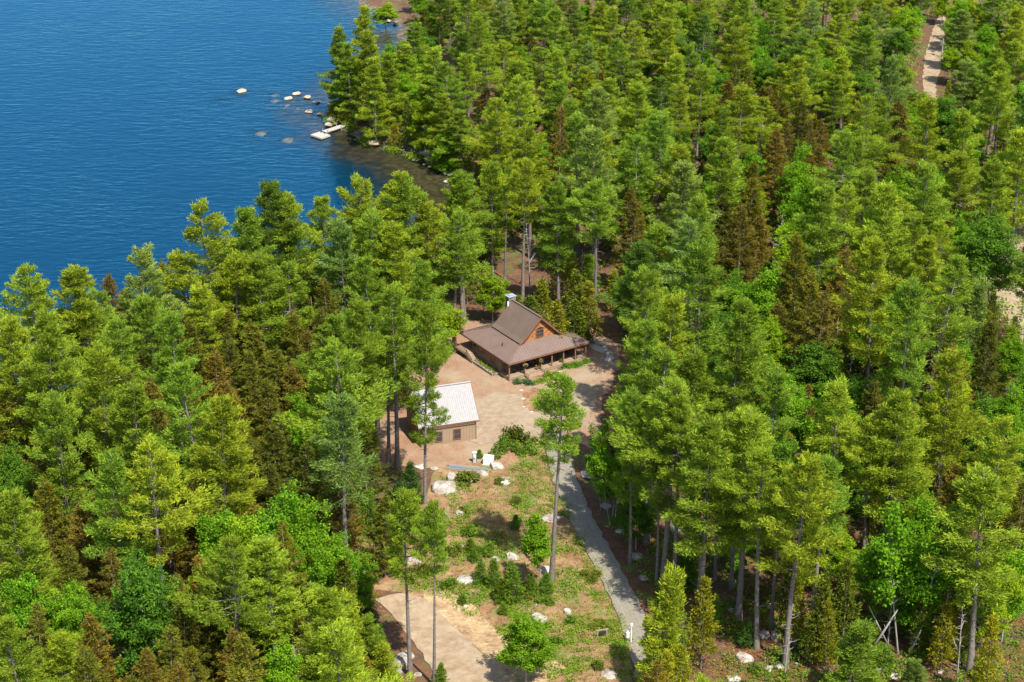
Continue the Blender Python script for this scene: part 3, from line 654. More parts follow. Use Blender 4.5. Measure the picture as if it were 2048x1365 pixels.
BASEH = {'pine': [26, 27, 25, 28, 24, 26, 23, 25, 24], 'high': [28, 26, 27], 'edge': [20, 19, 21], 'young': [11, 9, 13], 'spruce': [17, 19, 15, 18, 16, 18], 'maple': [15, 13, 17, 12], 'cedar': [12, 10, 13.5], 'fir': [4.2, 3.2, 6.5], 'snag': [13, 15, 10], 'thin': [11, 9], 'bush': [1.1, .8, 1.5]}
BASER = {'edge': 4.3, 'pine': 5.0, 'high': 4.3, 'young': 2.8, 'spruce': 2.9, 'maple': 3.9, 'cedar': 1.7, 'fir': 1.5, 'snag': 1.5, 'thin': 1.7, 'bush': 1}
NAME = {'edge': 'pine_tree', 'pine': 'pine_tree', 'high': 'pine_tree', 'young': 'young_pine', 'spruce': 'spruce_tree', 'maple': 'maple_tree', 'cedar': 'cedar_tree', 'fir': 'fir_sapling', 'snag': 'dead_tree', 'thin': 'birch_tree', 'bush': 'shrub'}
WORD = {'edge': 'low-branched pine', 'pine': 'white pine', 'high': 'bare-trunked pine', 'young': 'young pine', 'spruce': 'spruce', 'maple': 'maple', 'cedar': 'cedar', 'fir': 'small fir', 'snag': 'dead grey tree', 'thin': 'thin leafy tree', 'bush': 'low bush'}
CAT = {'edge': 'tree', 'pine': 'tree', 'high': 'tree', 'young': 'tree', 'spruce': 'tree', 'maple': 'tree', 'cedar': 'tree', 'fir': 'sapling', 'snag': 'tree', 'thin': 'tree', 'bush': 'shrub'}
TONES = {
 'pine': {'yellow-green': (.250, .335, .036), 'green': (.190, .292, .038), 'blue-green': (.185, .272, .070), 'dark green': (.115, .195, .036)},
 'spruce': {'olive': (.158, .172, .028), 'brown-topped': (.185, .155, .034), 'dark olive': (.110, .125, .024)},
 'maple': {'bright green': (.150, .310, .022), 'lime-green': (.235, .360, .022), 'deep green': (.095, .205, .026)},
 'cedar': {'golden-green': (.220, .240, .024), 'dull green': (.125, .170, .026)},
 'fir': {'bright green': (.120, .215, .030), 'dark green': (.060, .125, .030)},
 'snag': {'bleached': (.4, .4, .4)}, 'bush': {'bright green': (.125, .225, .030), 'olive': (.12, .15, .03)},
}
for a_, b_ in (('high', 'pine'), ('edge', 'pine'), ('young', 'pine'), ('thin', 'maple')): TONES[a_] = TONES[b_]
TREES = []     # records: kind, tone, x, y, label or None, object
rng = random.Random(2024)
made = {}
def plant(kind, x, y, h, tone=None, rs=None, label=None, var=None, rz=None, lean=(0, 0), col=None, key=None):
    v = rng.randrange(len(KIND[kind])) if var is None else var
    tone = tone or rng.choice(list(TONES[kind])); cr, tr = KIND[kind][v]
    k = h/BASEH[kind][v]; r = (k**.6 if rs is None else rs)*rng.uniform(.92, 1.08)*(1.16 if kind in ('pine', 'edge') else 1.1 if kind == 'spruce' else 1)
    rzv = rng.uniform(0, 6.28) if rz is None else rz; j = rng.uniform(.86, 1.16); j2 = rng.uniform(.92, 1.08); lx = rng.gauss(0, .022); ly = rng.gauss(0, .022)
    if key is not None and key in HIDDEN:
        TREES.append(dict(kind=kind, tone=tone, x=x, y=y, h=h, label=label, o=None, r=0, key=key)); return None
    root = empty(NAME[kind], (x, y, Hs(x, y)-.12)); root.rotation_euler = (lean[0]+lx, lean[1]+ly, rzv)
    root.scale = (r, r, k)
    c = TONES[kind][tone]
    if cr:
        o = link('crown' if kind != 'bush' else 'foliage', cr, root); o.color = (c[0]*j*j2, c[1]*j, c[2]*j/j2, 1)
    link('trunk' if kind != 'bush' else 'stems', tr, root)
    tag(root, label, CAT[kind])
    TREES.append(dict(kind=kind, tone=tone, x=x, y=y, h=h, label=label, o=root, r=BASER[kind]*r, key=key))
    return root
HIDDEN = set()
# numbers of the random trees that stand wholly behind others and were left out
HIDDEN = set([100009,100013,100019,100044,100047,100053,100062,100068,100089,100114,100129,100140,100142,100157,100159,100164,100170,100177,100206,100220,100234,100254,100270,100281,100348,100350,100367,100368,100370,100373,100381,100408,100429,100432,100436,100448,100449,100501,100503,100512,100529,100530,100541,100684,100685,100704,100710,100720,100721,100738,100742,100797,100840,100912,100921,100929,100938,100944,100952,100965,100988,100989,101002,101020,101042,101080,101084,101096,101125,101138,101171,101186,101196,101245,101296,101301,101346,101388,101391,101395,101454,101470,101511,101556,101588,101623,101817,101856,101887,101891,101899,102112,102205,102251,102358,102362,102380,102407,102426,102431,102511,102520,102543,102584,102586,102596,102686,102689,102730,102859,102866,102891,102955,102960,103048,103055,103064,103128,103182,103183,103333,103416,103439,103463,103645,103701,103851,104003,104044,104050,104214,104405,104461,104627,104746,104792,105045,105145,105201,105308,105366,105415,105495,105500,105529,105712,105859,106060,106081,106105,106110,106154,106305,106326,106416,106424,106721,107381,107409,107498,107830,107942,108173,108263,108452,108643,200006,200008,200017,200018,200022,200033,200040,200042,200049,200064,200066,200085,200101,200104,200110,200142,200150,200154,200179,200195,200204,200209,200215,200220,200237,200243,200247,200273,200278,200294,200299,200306,200335,200336,200356,200361,200392,200400,200406,200429,200438,200446,200450,200451,200513,200521,200541,200542,200569,200572,200592,200606,200614,200616,200625,200673,200683,200690,200723,200730,200752,200766,200775,200778,200810,200815,200832,200833,200841,200858,200861,200888,200921,200943,200952,200960,200962,200981,200984,201000,201008,201013,201023,201051,201059,201080,201126,201130,201137,201153,201167,201171,201174,201177,201188,201195,201232,201282,201284,201295,201307,201320,201328,201336,201341,201357,201361,201371,201401,201406,201407,201414,201415,201418,201466,201488,201493,201507,201545,201561,201599,201681,201682,201689,201705,201706,201716,201724,201751,201758,201765,201768,201810,201812,201819,201838,201840,201858,201884,201906,201919,201928,201974,201975,201977,201982,202000,202014,202027,202038,202047,202085,202093,202121,202141,202154,202177,202244,202252,202255,202259,202263,202276,202288,202289,202350,202353,202354,202408,202485,202498,202522,202531,202534,202540,202577,202593,202622,202637,202641,202647,202711,202714,202735,202744,202747,202776,202801,202814,202815,202903,202918,202921,202929,202940,202949,202970,202993,203078,203086,203097,203107,203112,203128,203140,203165,203188,203212,203223,203230,203232,203235,203242,203280,203309,203324,203327,203393,203434,203453,203467,203484,203610,203611,203631,203638,203647,203654,203697,203737,203768,203780,203806,203853,203977,204005,204008,204077,204079,204091,204099,204102,204104,204106,204131,204134,204161,204166,204196,204197,204224,204237,204243,204254,204272,204304,204342,204375,204383,204386,204393,204425,204443,204468,204501,204527,204528,204550,204559,204587,204605,204618,204633,204654,204662,204697,204747,204776,204804,204843,204854,204863,204899,204905,204929,204945,204989])

# ---- trees surveyed one by one: (kind, px of top, py of top, height, tone, width factor, label)
def by_top(kind, px, py, h, tone=None, rs=None, label=None, var=None, **kw):
    if py < 300: h *= .80+.2*max(0, (py-150)/150); rs = (rs or 1)*(.95 if kind == 'pine' else 1.0)
    z = h
    for _ in range(3):
        x, y, _z = G(px, py, z); z = h+Hs(x, y)
    return plant(kind, x, y, h, tone, rs, label, var, **kw)
def by_base(kind, px, py, h, tone=None, rs=None, label=None, var=None, **kw):
    x, y, z = Gt(px, py); return plant(kind, x, y, h, tone, rs, label, var, **kw)
Yg, Gr, Bg, Dk = 'yellow-green', 'green', 'blue-green', 'dark green'
# the lone pines and trees standing in the open
by_base('high', 1103, 1162, 27.5, Gr, .95, 'tall bare-trunked pine standing alone beside the driveway bend', 0, rz=2.2, lean=(0, -.03))
by_base('thin', 1081, 1183, 10.5, 'bright green', 1.0, 'thin pale-trunked tree with half-bare top beside the low firs', 0)
by_base('pine', 850, 1008, 27, Gr, .68, 'tall pine standing in front of the shed, its trunk beside the big boulder', 6)
by_base('pine', 697, 1072, 27, Gr, .95, 'broad pine with a long bare trunk left of the clearing', 3)
by_base('high', 821, 1352, 23, Yg, .95, 'leaning dark-trunked pine beside the sandy track', 1, lean=(0, -.04))
by_base('high', 868, 1372, 23, Gr, .62, 'narrow-crowned pine on a straight bare trunk over the sandy track', 2)
by_top('maple', 1052, 1228, 9, 'bright green', .95, 'leafy green maple at the foot of the bare earth bank', 1)
by_top('young', 1325, 1160, 15, Yg, 1.25, 'bushy young pine covering the near end of the driveway', 0)
by_top('cedar', 1410, 1152, 12, 'golden-green', 1.0, 'golden-green cedar next to the bushy young pine by the driveway', 0)
# pines behind the cabin
by_base('high', 926, 645, 24, Gr, 1.0, 'bare-trunked pine rising beyond the left end of the cabin', 1, rz=1)
by_base('high', 1045, 625, 25, Yg, 1.0, 'bare-trunked pine rising just right of the cabin chimney', 0)
by_base('high', 1190, 640, 23, Gr, 1.05, 'bare-trunked pine rising behind the right end of the cabin', 2)
by_top('pine', 985, 322, 24, Yg, .9, 'yellow-green pine at the head of the cove behind the cabin', 0)
by_base('high', 1010, 560, 20, Gr, .7, 'slim half-dead pine in the gap behind the chimney', 1)
by_top('pine', 1120, 362, 22, Gr, .95, 'green pine between the two bare-trunked pines behind the cabin', 4)
by_top('maple', 985, 540, 9, 'lime-green', .8, 'lime-green maple leafing out behind the cabin chimney', 1)
by_top('maple', 882, 590, 9.5, 'lime-green', .95, 'lime-green maple overhanging the left end of the cabin roof', 0)
for k_, (x_, y_, h_) in enumerate([(1125, 452, 13), (1150, 540, 11), (1090, 556, 10), (1062, 590, 8), (1180, 565, 10), (1035, 590, 8), (1112, 600, 9), (1148, 600, 8)]):
    by_top('cedar', x_, y_, h_, 'golden-green' if k_ % 2 == 0 else 'dull green', 1.25)
by_top('bush', 1165, 640, 2.2, 'bright green', 1.8)
# front row against the lake
for a in [('pine', 62, 527, 27, Yg), ('pine', 127, 533, 26, Yg), ('spruce', 208, 545, 16, 'brown-topped'), ('pine', 276, 499, 27, Bg), ('spruce', 323, 524, 19, 'olive'), ('spruce', 245, 580, 15, 'olive'),
          ('pine', 411, 404, 30, Yg), ('pine', 485, 418, 27, Gr), ('pine', 543, 361, 29, Dk), ('pine', 598, 384, 27, Yg), ('pine', 655, 412, 25, Yg), ('pine', 705, 361, 26, Yg), ('pine', 768, 352, 26, Yg),
          ('pine', 820, 351, 26, Gr), ('pine', 735, 425, 25, Gr), ('spruce', 575, 455, 16, 'brown-topped'), ('pine', 860, 398, 22, Yg), ('pine', 690, 440, 24, Bg), ('pine', 790, 440, 24, Yg),
          ('pine', 85, 622, 28, Gr), ('pine', 14, 640, 26, Yg), ('pine', 170, 596, 22, Gr), ('pine', 345, 634, 25, Gr), ('pine', 190, 690, 26, Yg), ('pine', 455, 500, 24, Yg), ('pine', 520, 505, 24, Gr),
          ('pine', 380, 500, 22, Yg), ('pine', 905, 425, 22, Gr), ('pine', 925, 357, 23, Yg), ('pine', 570, 520, 22, Gr), ('pine', 235, 640, 24, Gr), ('pine', 300, 590, 24, Gr), ('pine', 425, 560, 22, Yg)]: by_top(*a)
# olive spruce stand on the left
for a in [(405, 588), (440, 612), (478, 596), (515, 640), (372, 640), (455, 668), (560, 560), (610, 590), (585, 625), (545, 690), (610, 660), (495, 700), (420, 700), (365, 720), (455, 760), (530, 760), (588, 728),
          (318, 622), (655, 560), (500, 545), (640, 620), (280, 700), (250, 745), (400, 790), (480, 830), (555, 820)]: by_top('spruce', a[0], a[1], rng.uniform(15, 19), rng.choice(['olive', 'olive', 'dark olive', 'brown-topped']))
for a in [('snag', 628, 588, 13, 'bleached'), ('snag', 540, 795, 12, 'bleached'), ('snag', 461, 652, 11, 'bleached'), ('snag', 572, 800, 9, 'bleached'), ('snag', 698, 650, 7, 'bleached')]: by_top(*a)
by_top('pine', 640, 640, 20, Gr, .8); by_top('pine', 700, 612, 26, Gr, .9); by_top('pine', 665, 735, 22, Yg, .95); by_top('maple', 590, 790, 12, 'bright green', .8)
by_top('pine', 785, 575, 26, Gr, .9); by_top('pine', 745, 530, 25, Gr); by_top('pine', 850, 520, 24, Gr, .85); by_top('pine', 770, 650, 20, Gr, .7)
# left middle and lower left
for a in [('pine', 425, 800, 26, Yg), ('pine', 395, 750, 26, Gr), ('pine', 110, 790, 25, Gr), ('pine', 230, 900, 25, Gr), ('pine', 300, 880, 26, Yg), ('maple', 8, 895, 16, 'deep green'), ('maple', 240, 808, 9, 'lime-green'),
          ('spruce', 95, 890, 17, 'brown-topped'), ('spruce', 60, 760, 16, 'brown-topped'), ('spruce', 15, 760, 18, 'olive'), ('pine', 25, 985, 24, Gr), ('pine', 455, 1075, 22, Gr), ('pine', 540, 1080, 20, Yg), ('maple', 280, 1085, 20, 'deep green'), ('spruce', 200, 960, 17, 'olive'), ('spruce', 60, 1050, 16, 'olive'), ('spruce', 330, 1010, 15, 'brown-topped'), ('spruce', 350, 1150, 15, 'olive'), ('spruce', 250, 1000, 15, 'olive'), ('spruce', 410, 1110, 16, 'brown-topped'), ('spruce', 330, 1260, 14, 'olive'), ('spruce', 470, 1260, 14, 'brown-topped'), ('spruce', 90, 960, 17, 'olive'), ('spruce', 160, 1010, 16, 'brown-topped'),
          ('maple', 560, 985, 18, 'bright green'), ('maple', 610, 1030, 17, 'bright green'), ('maple', 430, 1020, 16, 'bright green'), ('maple', 490, 1035, 16, 'lime-green'), ('maple', 690, 1080, 11, 'bright green'), ('maple', 50, 1150, 15, 'bright green'),
          ('maple', 150, 1160, 15, 'bright green'), ('pine', 640, 1175, 19, Yg), ('edge', 700, 1190, 15, Yg), ('edge', 745, 1235, 12, Gr), ('edge', 770, 1290, 10, Yg), ('spruce', 715, 1310, 11, 'brown-topped'), ('edge', 660, 1240, 14, Yg), ('snag', 655, 1290, 8, 'bleached'), ('cedar', 745, 1320, 8, 'golden-green'), ('maple', 560, 1290, 14, 'bright green'), ('maple', 640, 1300, 12, 'bright green'), ('spruce', 185, 1230, 17, 'brown-topped'),
          ('spruce', 130, 1090, 16, 'olive'), ('spruce', 220, 1100, 16, 'brown-topped'), ('spruce', 390, 960, 16, 'brown-topped'), ('pine', 30, 1255, 20, Gr), ('pine', 100, 1270, 18, Yg), ('spruce', 440, 1160, 15, 'olive'), ('spruce', 500, 1150, 14, 'olive')]: by_top(*a)
# right side, around and behind the clearing
for a in [('pine', 1290, 540, 24, Gr), ('pine', 1287, 640, 25, Gr), ('pine', 1305, 705, 26, Gr), ('pine', 1262, 640, 22, Gr, .6), ('pine', 1270, 770, 24, Gr, .72), ('pine', 1330, 600, 24, Yg), ('pine', 1470, 600, 25, Gr), ('pine', 1340, 760, 27, Gr), ('pine', 1390, 700, 25, Gr),
          ('maple', 1520, 545, 15, 'bright green', 1.25), ('maple', 1540, 640, 13, 'lime-green'), ('maple', 1620, 688, 14, 'deep green', 1.35), ('maple', 1705, 745, 11, 'deep green', 1.2), ('maple', 1745, 598, 14, 'bright green'),
          ('spruce', 1640, 585, 20, 'brown-topped', 1.2), ('spruce', 1600, 470, 21, 'olive', 1.2), ('spruce', 1620, 540, 20, 'olive', 1.1), ('spruce', 1700, 500, 18, 'brown-topped'), ('pine', 1690, 765, 24, Yg), ('pine', 1805, 770, 26, Yg),
          ('pine', 1905, 700, 26, Yg), ('pine', 1600, 900, 27, Yg), ('pine', 1500, 820, 27, Yg), ('pine', 1420, 830, 27, Gr), ('pine', 1985, 945, 25, Yg, 1.15), ('pine', 1540, 730, 22, Gr, .8),
          ('spruce', 1115, 214, 25, 'brown-topped', 1.1), ('spruce', 1455, 158, 18, 'brown-topped'), ('spruce', 1540, 172, 15, 'brown-topped'), ('spruce', 1805, 200, 20, 'brown-topped', 1.2), ('spruce', 1270, 378, 18, 'brown-topped'),
          ('maple', 1375, 12, 17, 'bright green', 1.2), ('maple', 1330, 88, 15, 'bright green', 1.2), ('maple', 1175, 60, 14, 'deep green'), ('maple', 1262, 188, 12, 'bright green'), ('maple', 1545, 112, 14, 'deep green'), ('maple', 1780, 190, 12, 'lime-green'),
          ('maple', 1034, 92, 14, 'bright green'), ('maple', 983, 33, 13, 'bright green'), ('maple', 1620, 75, 15, 'bright green'), ('maple', 1655, 120, 14, 'bright green'), ('maple', 1740, 140, 14, 'deep green'), ('maple', 1680, 150, 12, 'deep green'),
          ('maple', 1808, 120, 13, 'lime-green', .9), ('maple', 1820, 5, 19, 'lime-green', 1.1), ('maple', 1795, 50, 15, 'deep green'), ('pine', 1922, 20, 17, Bg, .85), ('maple', 1912, 95, 10, 'lime-green', .8), ('pine', 1928, 118, 18, Bg, .9), ('maple', 1790, 340, 15, 'bright green'),
          ('maple', 1730, 240, 14, 'lime-green'), ('maple', 1600, 300, 15, 'bright green'), ('maple', 1860, 340, 14, 'bright green'), ('pine', 1920, 300, 20, Yg), ('maple', 2005, 430, 19, 'deep green', 1.35), ('maple', 1930, 430, 14, 'bright green'),
          ('pine', 1795, 395, 20, Yg, .7), ('pine', 1870, 470, 19, Yg, .8)]: by_top(*a)
for a in [(1746, 188, 9), (1665, 322, 9), (1826, 398, 9), (1160, 92, 8), (1815, 468, 9), (1110, 430, 10), (1060, 440, 12), (1165, 500, 10), (1675, 640, 9), (345, 1115, 10), (225, 1250, 9), (1700, 690, 8), (1560, 420, 10), (870, 470, 9)]: by_top('snag', a[0], a[1], a[2], 'bleached')
# the point beyond the dock
for a in [('edge', 673, 54, 23, Gr), ('edge', 718, 14, 25, Yg), ('edge', 736, 62, 24, Yg), ('edge', 748, 112, 22, Yg), ('edge', 700, 88, 20, Gr), ('edge', 690, 120, 15, Gr), ('edge', 775, 110, 20, Gr), ('edge', 800, 90, 18, Yg), ('pine', 825, 46, 19, Gr), ('pine', 870, 97, 24, Yg), ('edge', 850, 140, 18, Yg), ('edge', 925, 215, 14, Gr), ('edge', 890, 185, 16.5, Yg), ('maple', 770, 165, 12, 'lime-green'), ('maple', 849, 200, 12, 'lime-green'),
          ('maple', 900, 265, 8, 'bright green'), ('cedar', 812, 195, 12, 'dull green'), ('maple', 815, 150, 13, 'bright green'), ('cedar', 880, 288, 5, 'golden-green'), ('maple', 770, 8, 7, 'lime-green'), ('pine', 905, 130, 23, Gr),
          ('cedar', 688, 205, 5, 'golden-green'), ('cedar', 668, 208, 3.6, 'golden-green'), ('cedar', 790, 245, 6, 'golden-green')]: by_top(*a)
# trunks seen on the open floor at lower right
for a in [('high', 1347, 1182, 25, Gr, .9), ('high', 1312, 1168, 18, Gr, .7), ('high', 1397, 1205, 23, Gr, .9), ('high', 1463, 1178, 24, Yg, .95), ('high', 1430, 1160, 22, Gr, .8), ('high', 1513, 1296, 25, Yg, 1.0), ('high', 1543, 1255, 22, Gr, .85),
          ('high', 1617, 1312, 25, Gr, 1.0), ('thin', 1222, 1046, 13, 'bright green', 1.0), ('thin', 1207, 1020, 12, 'deep green', 1.0), ('high', 1290, 1050, 23, Gr, .8), ('high', 1760, 1160, 24, Gr), ('thin', 1804, 1306, 19, 'bright green', 1.9),
          ('maple', 1962, 1305, 13, 'lime-green', 1.0), ('high', 1725, 1165, 22, Yg), ('snag', 1570, 1352, 10, 'bleached', .8), ('snag', 1915, 1345, 11, 'bleached'), ('snag', 1775, 1300, 9, 'bleached'), ('snag', 1875, 1320, 10, 'bleached'), ('pine', 1960, 1175, 22, Yg)]: by_base(*a)
for a in [('young', 1705, 1248, 10.5, Gr, 1.1), ('fir', 1375, 1088, 6, 'bright green', 1.1), ('fir', 1768, 1290, 3, 'bright green', 1.3), ('fir', 1742, 1235, 4.5, 'bright green', 1.1), ('young', 1832, 1322, 4.5, Bg, .7), ('cedar', 1595, 1160, 9, 'golden-green'),
          ('cedar', 1700, 1120, 13, 'dull green'), ('cedar', 1650, 1145, 12, 'dull green'), ('maple', 1835, 995, 14, 'bright green', .9), ('maple', 1840, 1100, 12, 'bright green'), ('cedar', 1990, 1230, 12, 'golden-green'), ('fir', 1700, 1180, 5, 'dark green'),
          ('bush', 1850, 1290, 1.6, 'bright green'), ('bush', 1960, 1330, 1.8, 'olive'), ('bush', 1510, 1325, 1.2, 'olive'), ('bush', 1575, 1305, 1.0, 'bright green')]: by_top(*a)
for a in [('cedar', 1662, 1205, 9, 'golden-green'), ('cedar', 1628, 1222, 7, 'dull green'), ('maple', 1765, 1085, 11, 'bright green'), ('cedar', 1895, 1205, 9, 'golden-green'), ('maple', 1690, 1065, 10, 'lime-green'), ('fir', 1432, 1192, 4, 'bright green'), ('cedar', 1578, 1125, 10, 'dull green'), ('maple', 1228, 905, 9, 'bright green'), ('maple', 1482, 1015, 9, 'bright green'),
          ('cedar', 1925, 1165, 10, 'golden-green'), ('maple', 2025, 1100, 12, 'bright green'), ('fir', 1650, 1270, 3, 'bright green'), ('cedar', 1850, 1190, 8, 'dull green'), ('fir', 1495, 1240, 3.5, 'dark green'), ('maple', 1275, 985, 8, 'deep green')]: by_top(*a)
# small firs and shrubs in the clearing
for a in [('fir', 986, 1120, 3.6), ('fir', 1002, 1160, 3.0), ('fir', 1025, 1128, 5.2), ('fir', 1012, 1150, 3.4), ('fir', 960, 1120, 3.2), ('fir', 1062, 1145, 3.0), ('fir', 1091, 1150, 2.6), ('fir', 940, 1075, 2.2), ('fir', 838, 1020, 3.0), ('fir', 823, 930, 6), ('fir', 800, 965, 6.5),
          ('fir', 775, 985, 5), ('fir', 855, 1008, 1.8), ('fir', 790, 1010, 4.5), ('fir', 735, 980, 6), ('fir', 700, 930, 6.5), ('fir', 755, 1020, 4), ('fir', 1008, 1205, 1.6), ('fir', 948, 1098, 1.8), ('fir', 880, 1325, 3), ('fir', 958, 900, 1.2), ('fir', 925, 1188, 1.4), ('fir', 1030, 1030, 2)]:
    by_top(a[0], a[1], a[2], a[3], 'bright green' if a[1] > 830 or a[1] < 760 else 'dark green')
for a in [(935, 958, 1.6, 1.9), (1010, 893, 2.0, 1.6), (1035, 880, 2.6, 1.8), (985, 912, 1.0, .9), (1055, 900, 1.8, 1.4), (940, 1065, 1.5, 1.3), (970, 1100, 1.3, 1.2), (1000, 960, .8, 1.2), (1090, 1200, 1.1, 1), (1140, 1240, 1, 1), (1110, 1280, 1, 1.1), (1010, 1185, 1.1, 1.1), (1060, 1182, 1.3, 1.2),
          (1180, 1150, 1.0, 1.2), (905, 1100, 1.2, 1.1), (1200, 1250, .8, 1.2), (925, 1020, 1, 1), (1195, 1330, 1.0, 1.1), (1030, 1000, .8, 1.2), (1070, 1040, 1, 1.1), (898, 1168, 1.2, 1.2)]:
    by_base('bush', a[0], a[1]+6, a[2], rng.choice(['bright green', 'olive']), a[3])

# ---- the rest of the forest: spaced at random on land, species by stand, clear of the yard and the water
SPEC = ['#####Pm'+'PPPPMPPMM', '#####PmPMPPmSPMMP'[:16], '####PPP'+'PSPPSMPPM', 'PPPPPPPPPPPMSPPYM'[:16], 'PPPSPSPMCPPMSSPM', 'PPSSSPP##PPPMMPM', 'SPPSSPF##PPPPPPP', 'SPPMMFF##PPPPPPP', 'MSSPMPP###CCMMPM', 'MSSSMPP#M#P##MMM']
KEEP_CLEAR = [
 [(905, 655), (960, 605), (1000, 578), (1040, 578), (1180, 660), (1245, 690), (1215, 745), (1190, 800), (1185, 880), (1222, 905), (1215, 1000), (1300, 1160), (1300, 1290), (1260, 1365), (1000, 1400), (840, 1400), (770, 1230), (800, 1130), (850, 1040), (815, 960), (808, 880), (830, 780), (880, 730)],
 [(-400, -200), (800, -200), (735, 15), (768, 27), (802, 52), (790, 85), (690, 60), (640, 90), (625, 160), (650, 240), (730, 280), (860, 318), (950, 370), (900, 410), (850, 345), (760, 345), (700, 355), (640, 400), (590, 378), (540, 355), (480, 410), (410, 398), (330, 500), (276, 492), (200, 545), (127, 528), (62, 520), (0, 590), (-400, 700)],
 [(1840, 72), (1888, 72), (1886, 120), (1874, 175), (1845, 190)],
 [(1955, 392), (1985, 392), (1985, 420), (1950, 420)], [(2005, 545), (2060, 540), (2060, 620), (2010, 620)],
 [(1470, 1225), (1700, 1225), (1700, 1400), (1450, 1400)], [(1255, 1060), (1460, 1075), (1500, 1190), (1300, 1190)], [(1730, 1300), (2060, 1310), (2060, 1400), (1730, 1400)]]
def blocked(x, y, h, r, start):
    for fz, fr in ((1.02, 0), (.95, 0), (.95, .4), (.95, -.4), (.88, 0), (.85, .65), (.85, -.65), (.75, .85), (.75, -.85), (.75, 0), (.65, 1.05), (.65, -1.05), (.55, 1), (.55, -1), (.55, 0), (.42, .9), (.42, -.9), (start, .6), (start, -.6), (.15, 0), (.05, 0)):
        if fz < start and fz > .2: continue
        px, py, _ = PJ(x+fr*r, y, h*fz)
        for P in KEEP_CLEAR:
            if inpoly(px, py, P): return True
    return False
def near(x, y, kind, d):
    for t in TREES:
        if (t['x']-x)**2+(t['y']-y)**2 < (d if t['kind'] not in ('bush', 'fir') else 1.5)**2: return True
    return False
def pick(ch):
    ch = ch.upper(); r = rng.random()
    if ch == 'P': return 'pine' if r < .86 else ('spruce' if r < .91 else 'maple')
    if ch == 'S': return 'spruce' if r < .78 else ('pine' if r < .90 else 'maple')
    if ch == 'M': return 'maple' if r < .72 else ('pine' if r < .92 else 'spruce')
    if ch == 'C': return 'cedar' if r < .7 else 'maple'
    if ch == 'Y': return 'young' if r < .8 else 'maple'
    if ch == 'F': return 'fir' if r < .7 else 'cedar'
    return None
def tone_for(kind, px, py):
    if kind in ('pine', 'high', 'young', 'edge'): return rng.choices([Yg, Gr, Bg, Dk], [5, 4, 1.2, .8])[0]
    if kind == 'spruce': return rng.choices(['olive', 'brown-topped', 'dark olive'], [4, 3, 2])[0]
    if kind == 'maple': return rng.choices(['bright green', 'lime-green', 'deep green'], [4, 3, 3])[0]
    return rng.choice(list(TONES[kind]))
def hfar(y): return 1-.28*max(0, min(1, (y-5)/95))
key = 0
def fill(tries, dscale, only=None, hs=1.0):
    global key
    for it in range(tries):
        rng.seed((1 if only is None else 2)*100003+it); y = rng.uniform(-118, 225); half = (y-CAM[1])*1024/FPX*1.06+14; x = rng.uniform(-half, half)
        px, py, _w = PJ(x, y, 19)
        if not (-60 < px < 2108 and -190 < py < 1380): continue
        ch = SPEC[min(9, max(0, int(py/136.5)))][min(15, max(0, int(px/128)))]
        k = pick(ch) if only is None else (only if ch.upper() != '#' else None)
        if k is None: k = 'pine' if only is None else only
        low = py > 800 and px < 620
        if only is None and k != 'pine' and not low and rng.random() < .2: k = 'pine'
        if low and k == 'pine' and ch.upper() != 'P' : k = 'spruce'
        if only == 'small': k = {'P': 'spruce', 'S': 'spruce', 'M': 'maple', 'C': 'cedar', 'F': 'fir', 'Y': 'cedar'}.get(ch.upper(), 'maple') if rng.random() < .6 else rng.choice(['spruce', 'maple', 'cedar', 'young'])
        h = {'pine': rng.choice([rng.uniform(22, 27.5), rng.uniform(16, 26)]), 'spruce': rng.uniform(11, 20), 'maple': rng.uniform(9, 17), 'cedar': rng.uniform(9, 13), 'young': rng.uniform(8, 13), 'fir': rng.uniform(3, 7)}[k]*hs*hfar(y)
        d = {'pine': 7.0, 'spruce': 5.2, 'maple': 6.0, 'cedar': 3.6, 'young': 4.6, 'fir': 2.6}[k]*dscale*(.85 if low and k == 'spruce' else 1)*(.5+.5*hfar(y))
        if near(x, y, k, d): continue
        if float(lake_sd(np.array([x]), np.array([y]))[0]) < 1.5: continue
        if blocked(x, y, h, BASER[k]*(h/24 if k == 'pine' else 1), .3 if k == 'pine' else .12): continue
        key = (1 if only is None else 2)*100000+it; qx, qy, _ = PJ(x, y, h*.8)
        plant(k, x, y, h, tone_for(k, qx, qy), key=key)
fill(9000, 1.0)
fill(5000, .80, 'small', .8)
rng.seed(77)
print('trees', len(TREES), {k: sum(t['kind'] == k for t in TREES) for k in KIND})

# ------------------------------------------------------------------ rocks, dock, yard things
from mathutils import noise
def rock_mesh(seed, m, flat=.7, sub=3, rough=.28):
    import bmesh
    bm = bmesh.new(); bmesh.ops.create_icosphere(bm, subdivisions=sub, radius=.5); off = Vector((seed*7.3, seed*3.1, seed*1.7)); rr = random.Random(seed)
    planes = [(Vector((rr.gauss(0, 1), rr.gauss(0, 1), rr.gauss(.2, .8))).normalized(), rr.uniform(.30, .44)) for _ in range(8)]
    for v in bm.verts:
        p = v.co.copy(); p *= 1+rough*noise.noise(p*2.2+off)+.12*noise.noise(p*6+off)
        for n_, d_ in planes:                     # broken faces
            e = p.dot(n_)-d_
            if e > 0: p -= n_*e*.85
        v.co = (p.x, p.y, p.z*flat)
    me = bpy.data.meshes.new('rock'); bm.to_mesh(me); bm.free(); me.materials.append(m); return me
ROCKS = {'rock': [rock_mesh(s, M['rock']) for s in range(1, 6)], 'grey_rock': [rock_mesh(s, M['grey_rock']) for s in range(6, 9)], 'tan_rock': [rock_mesh(s, M['tan_rock'], .6) for s in range(9, 12)]}
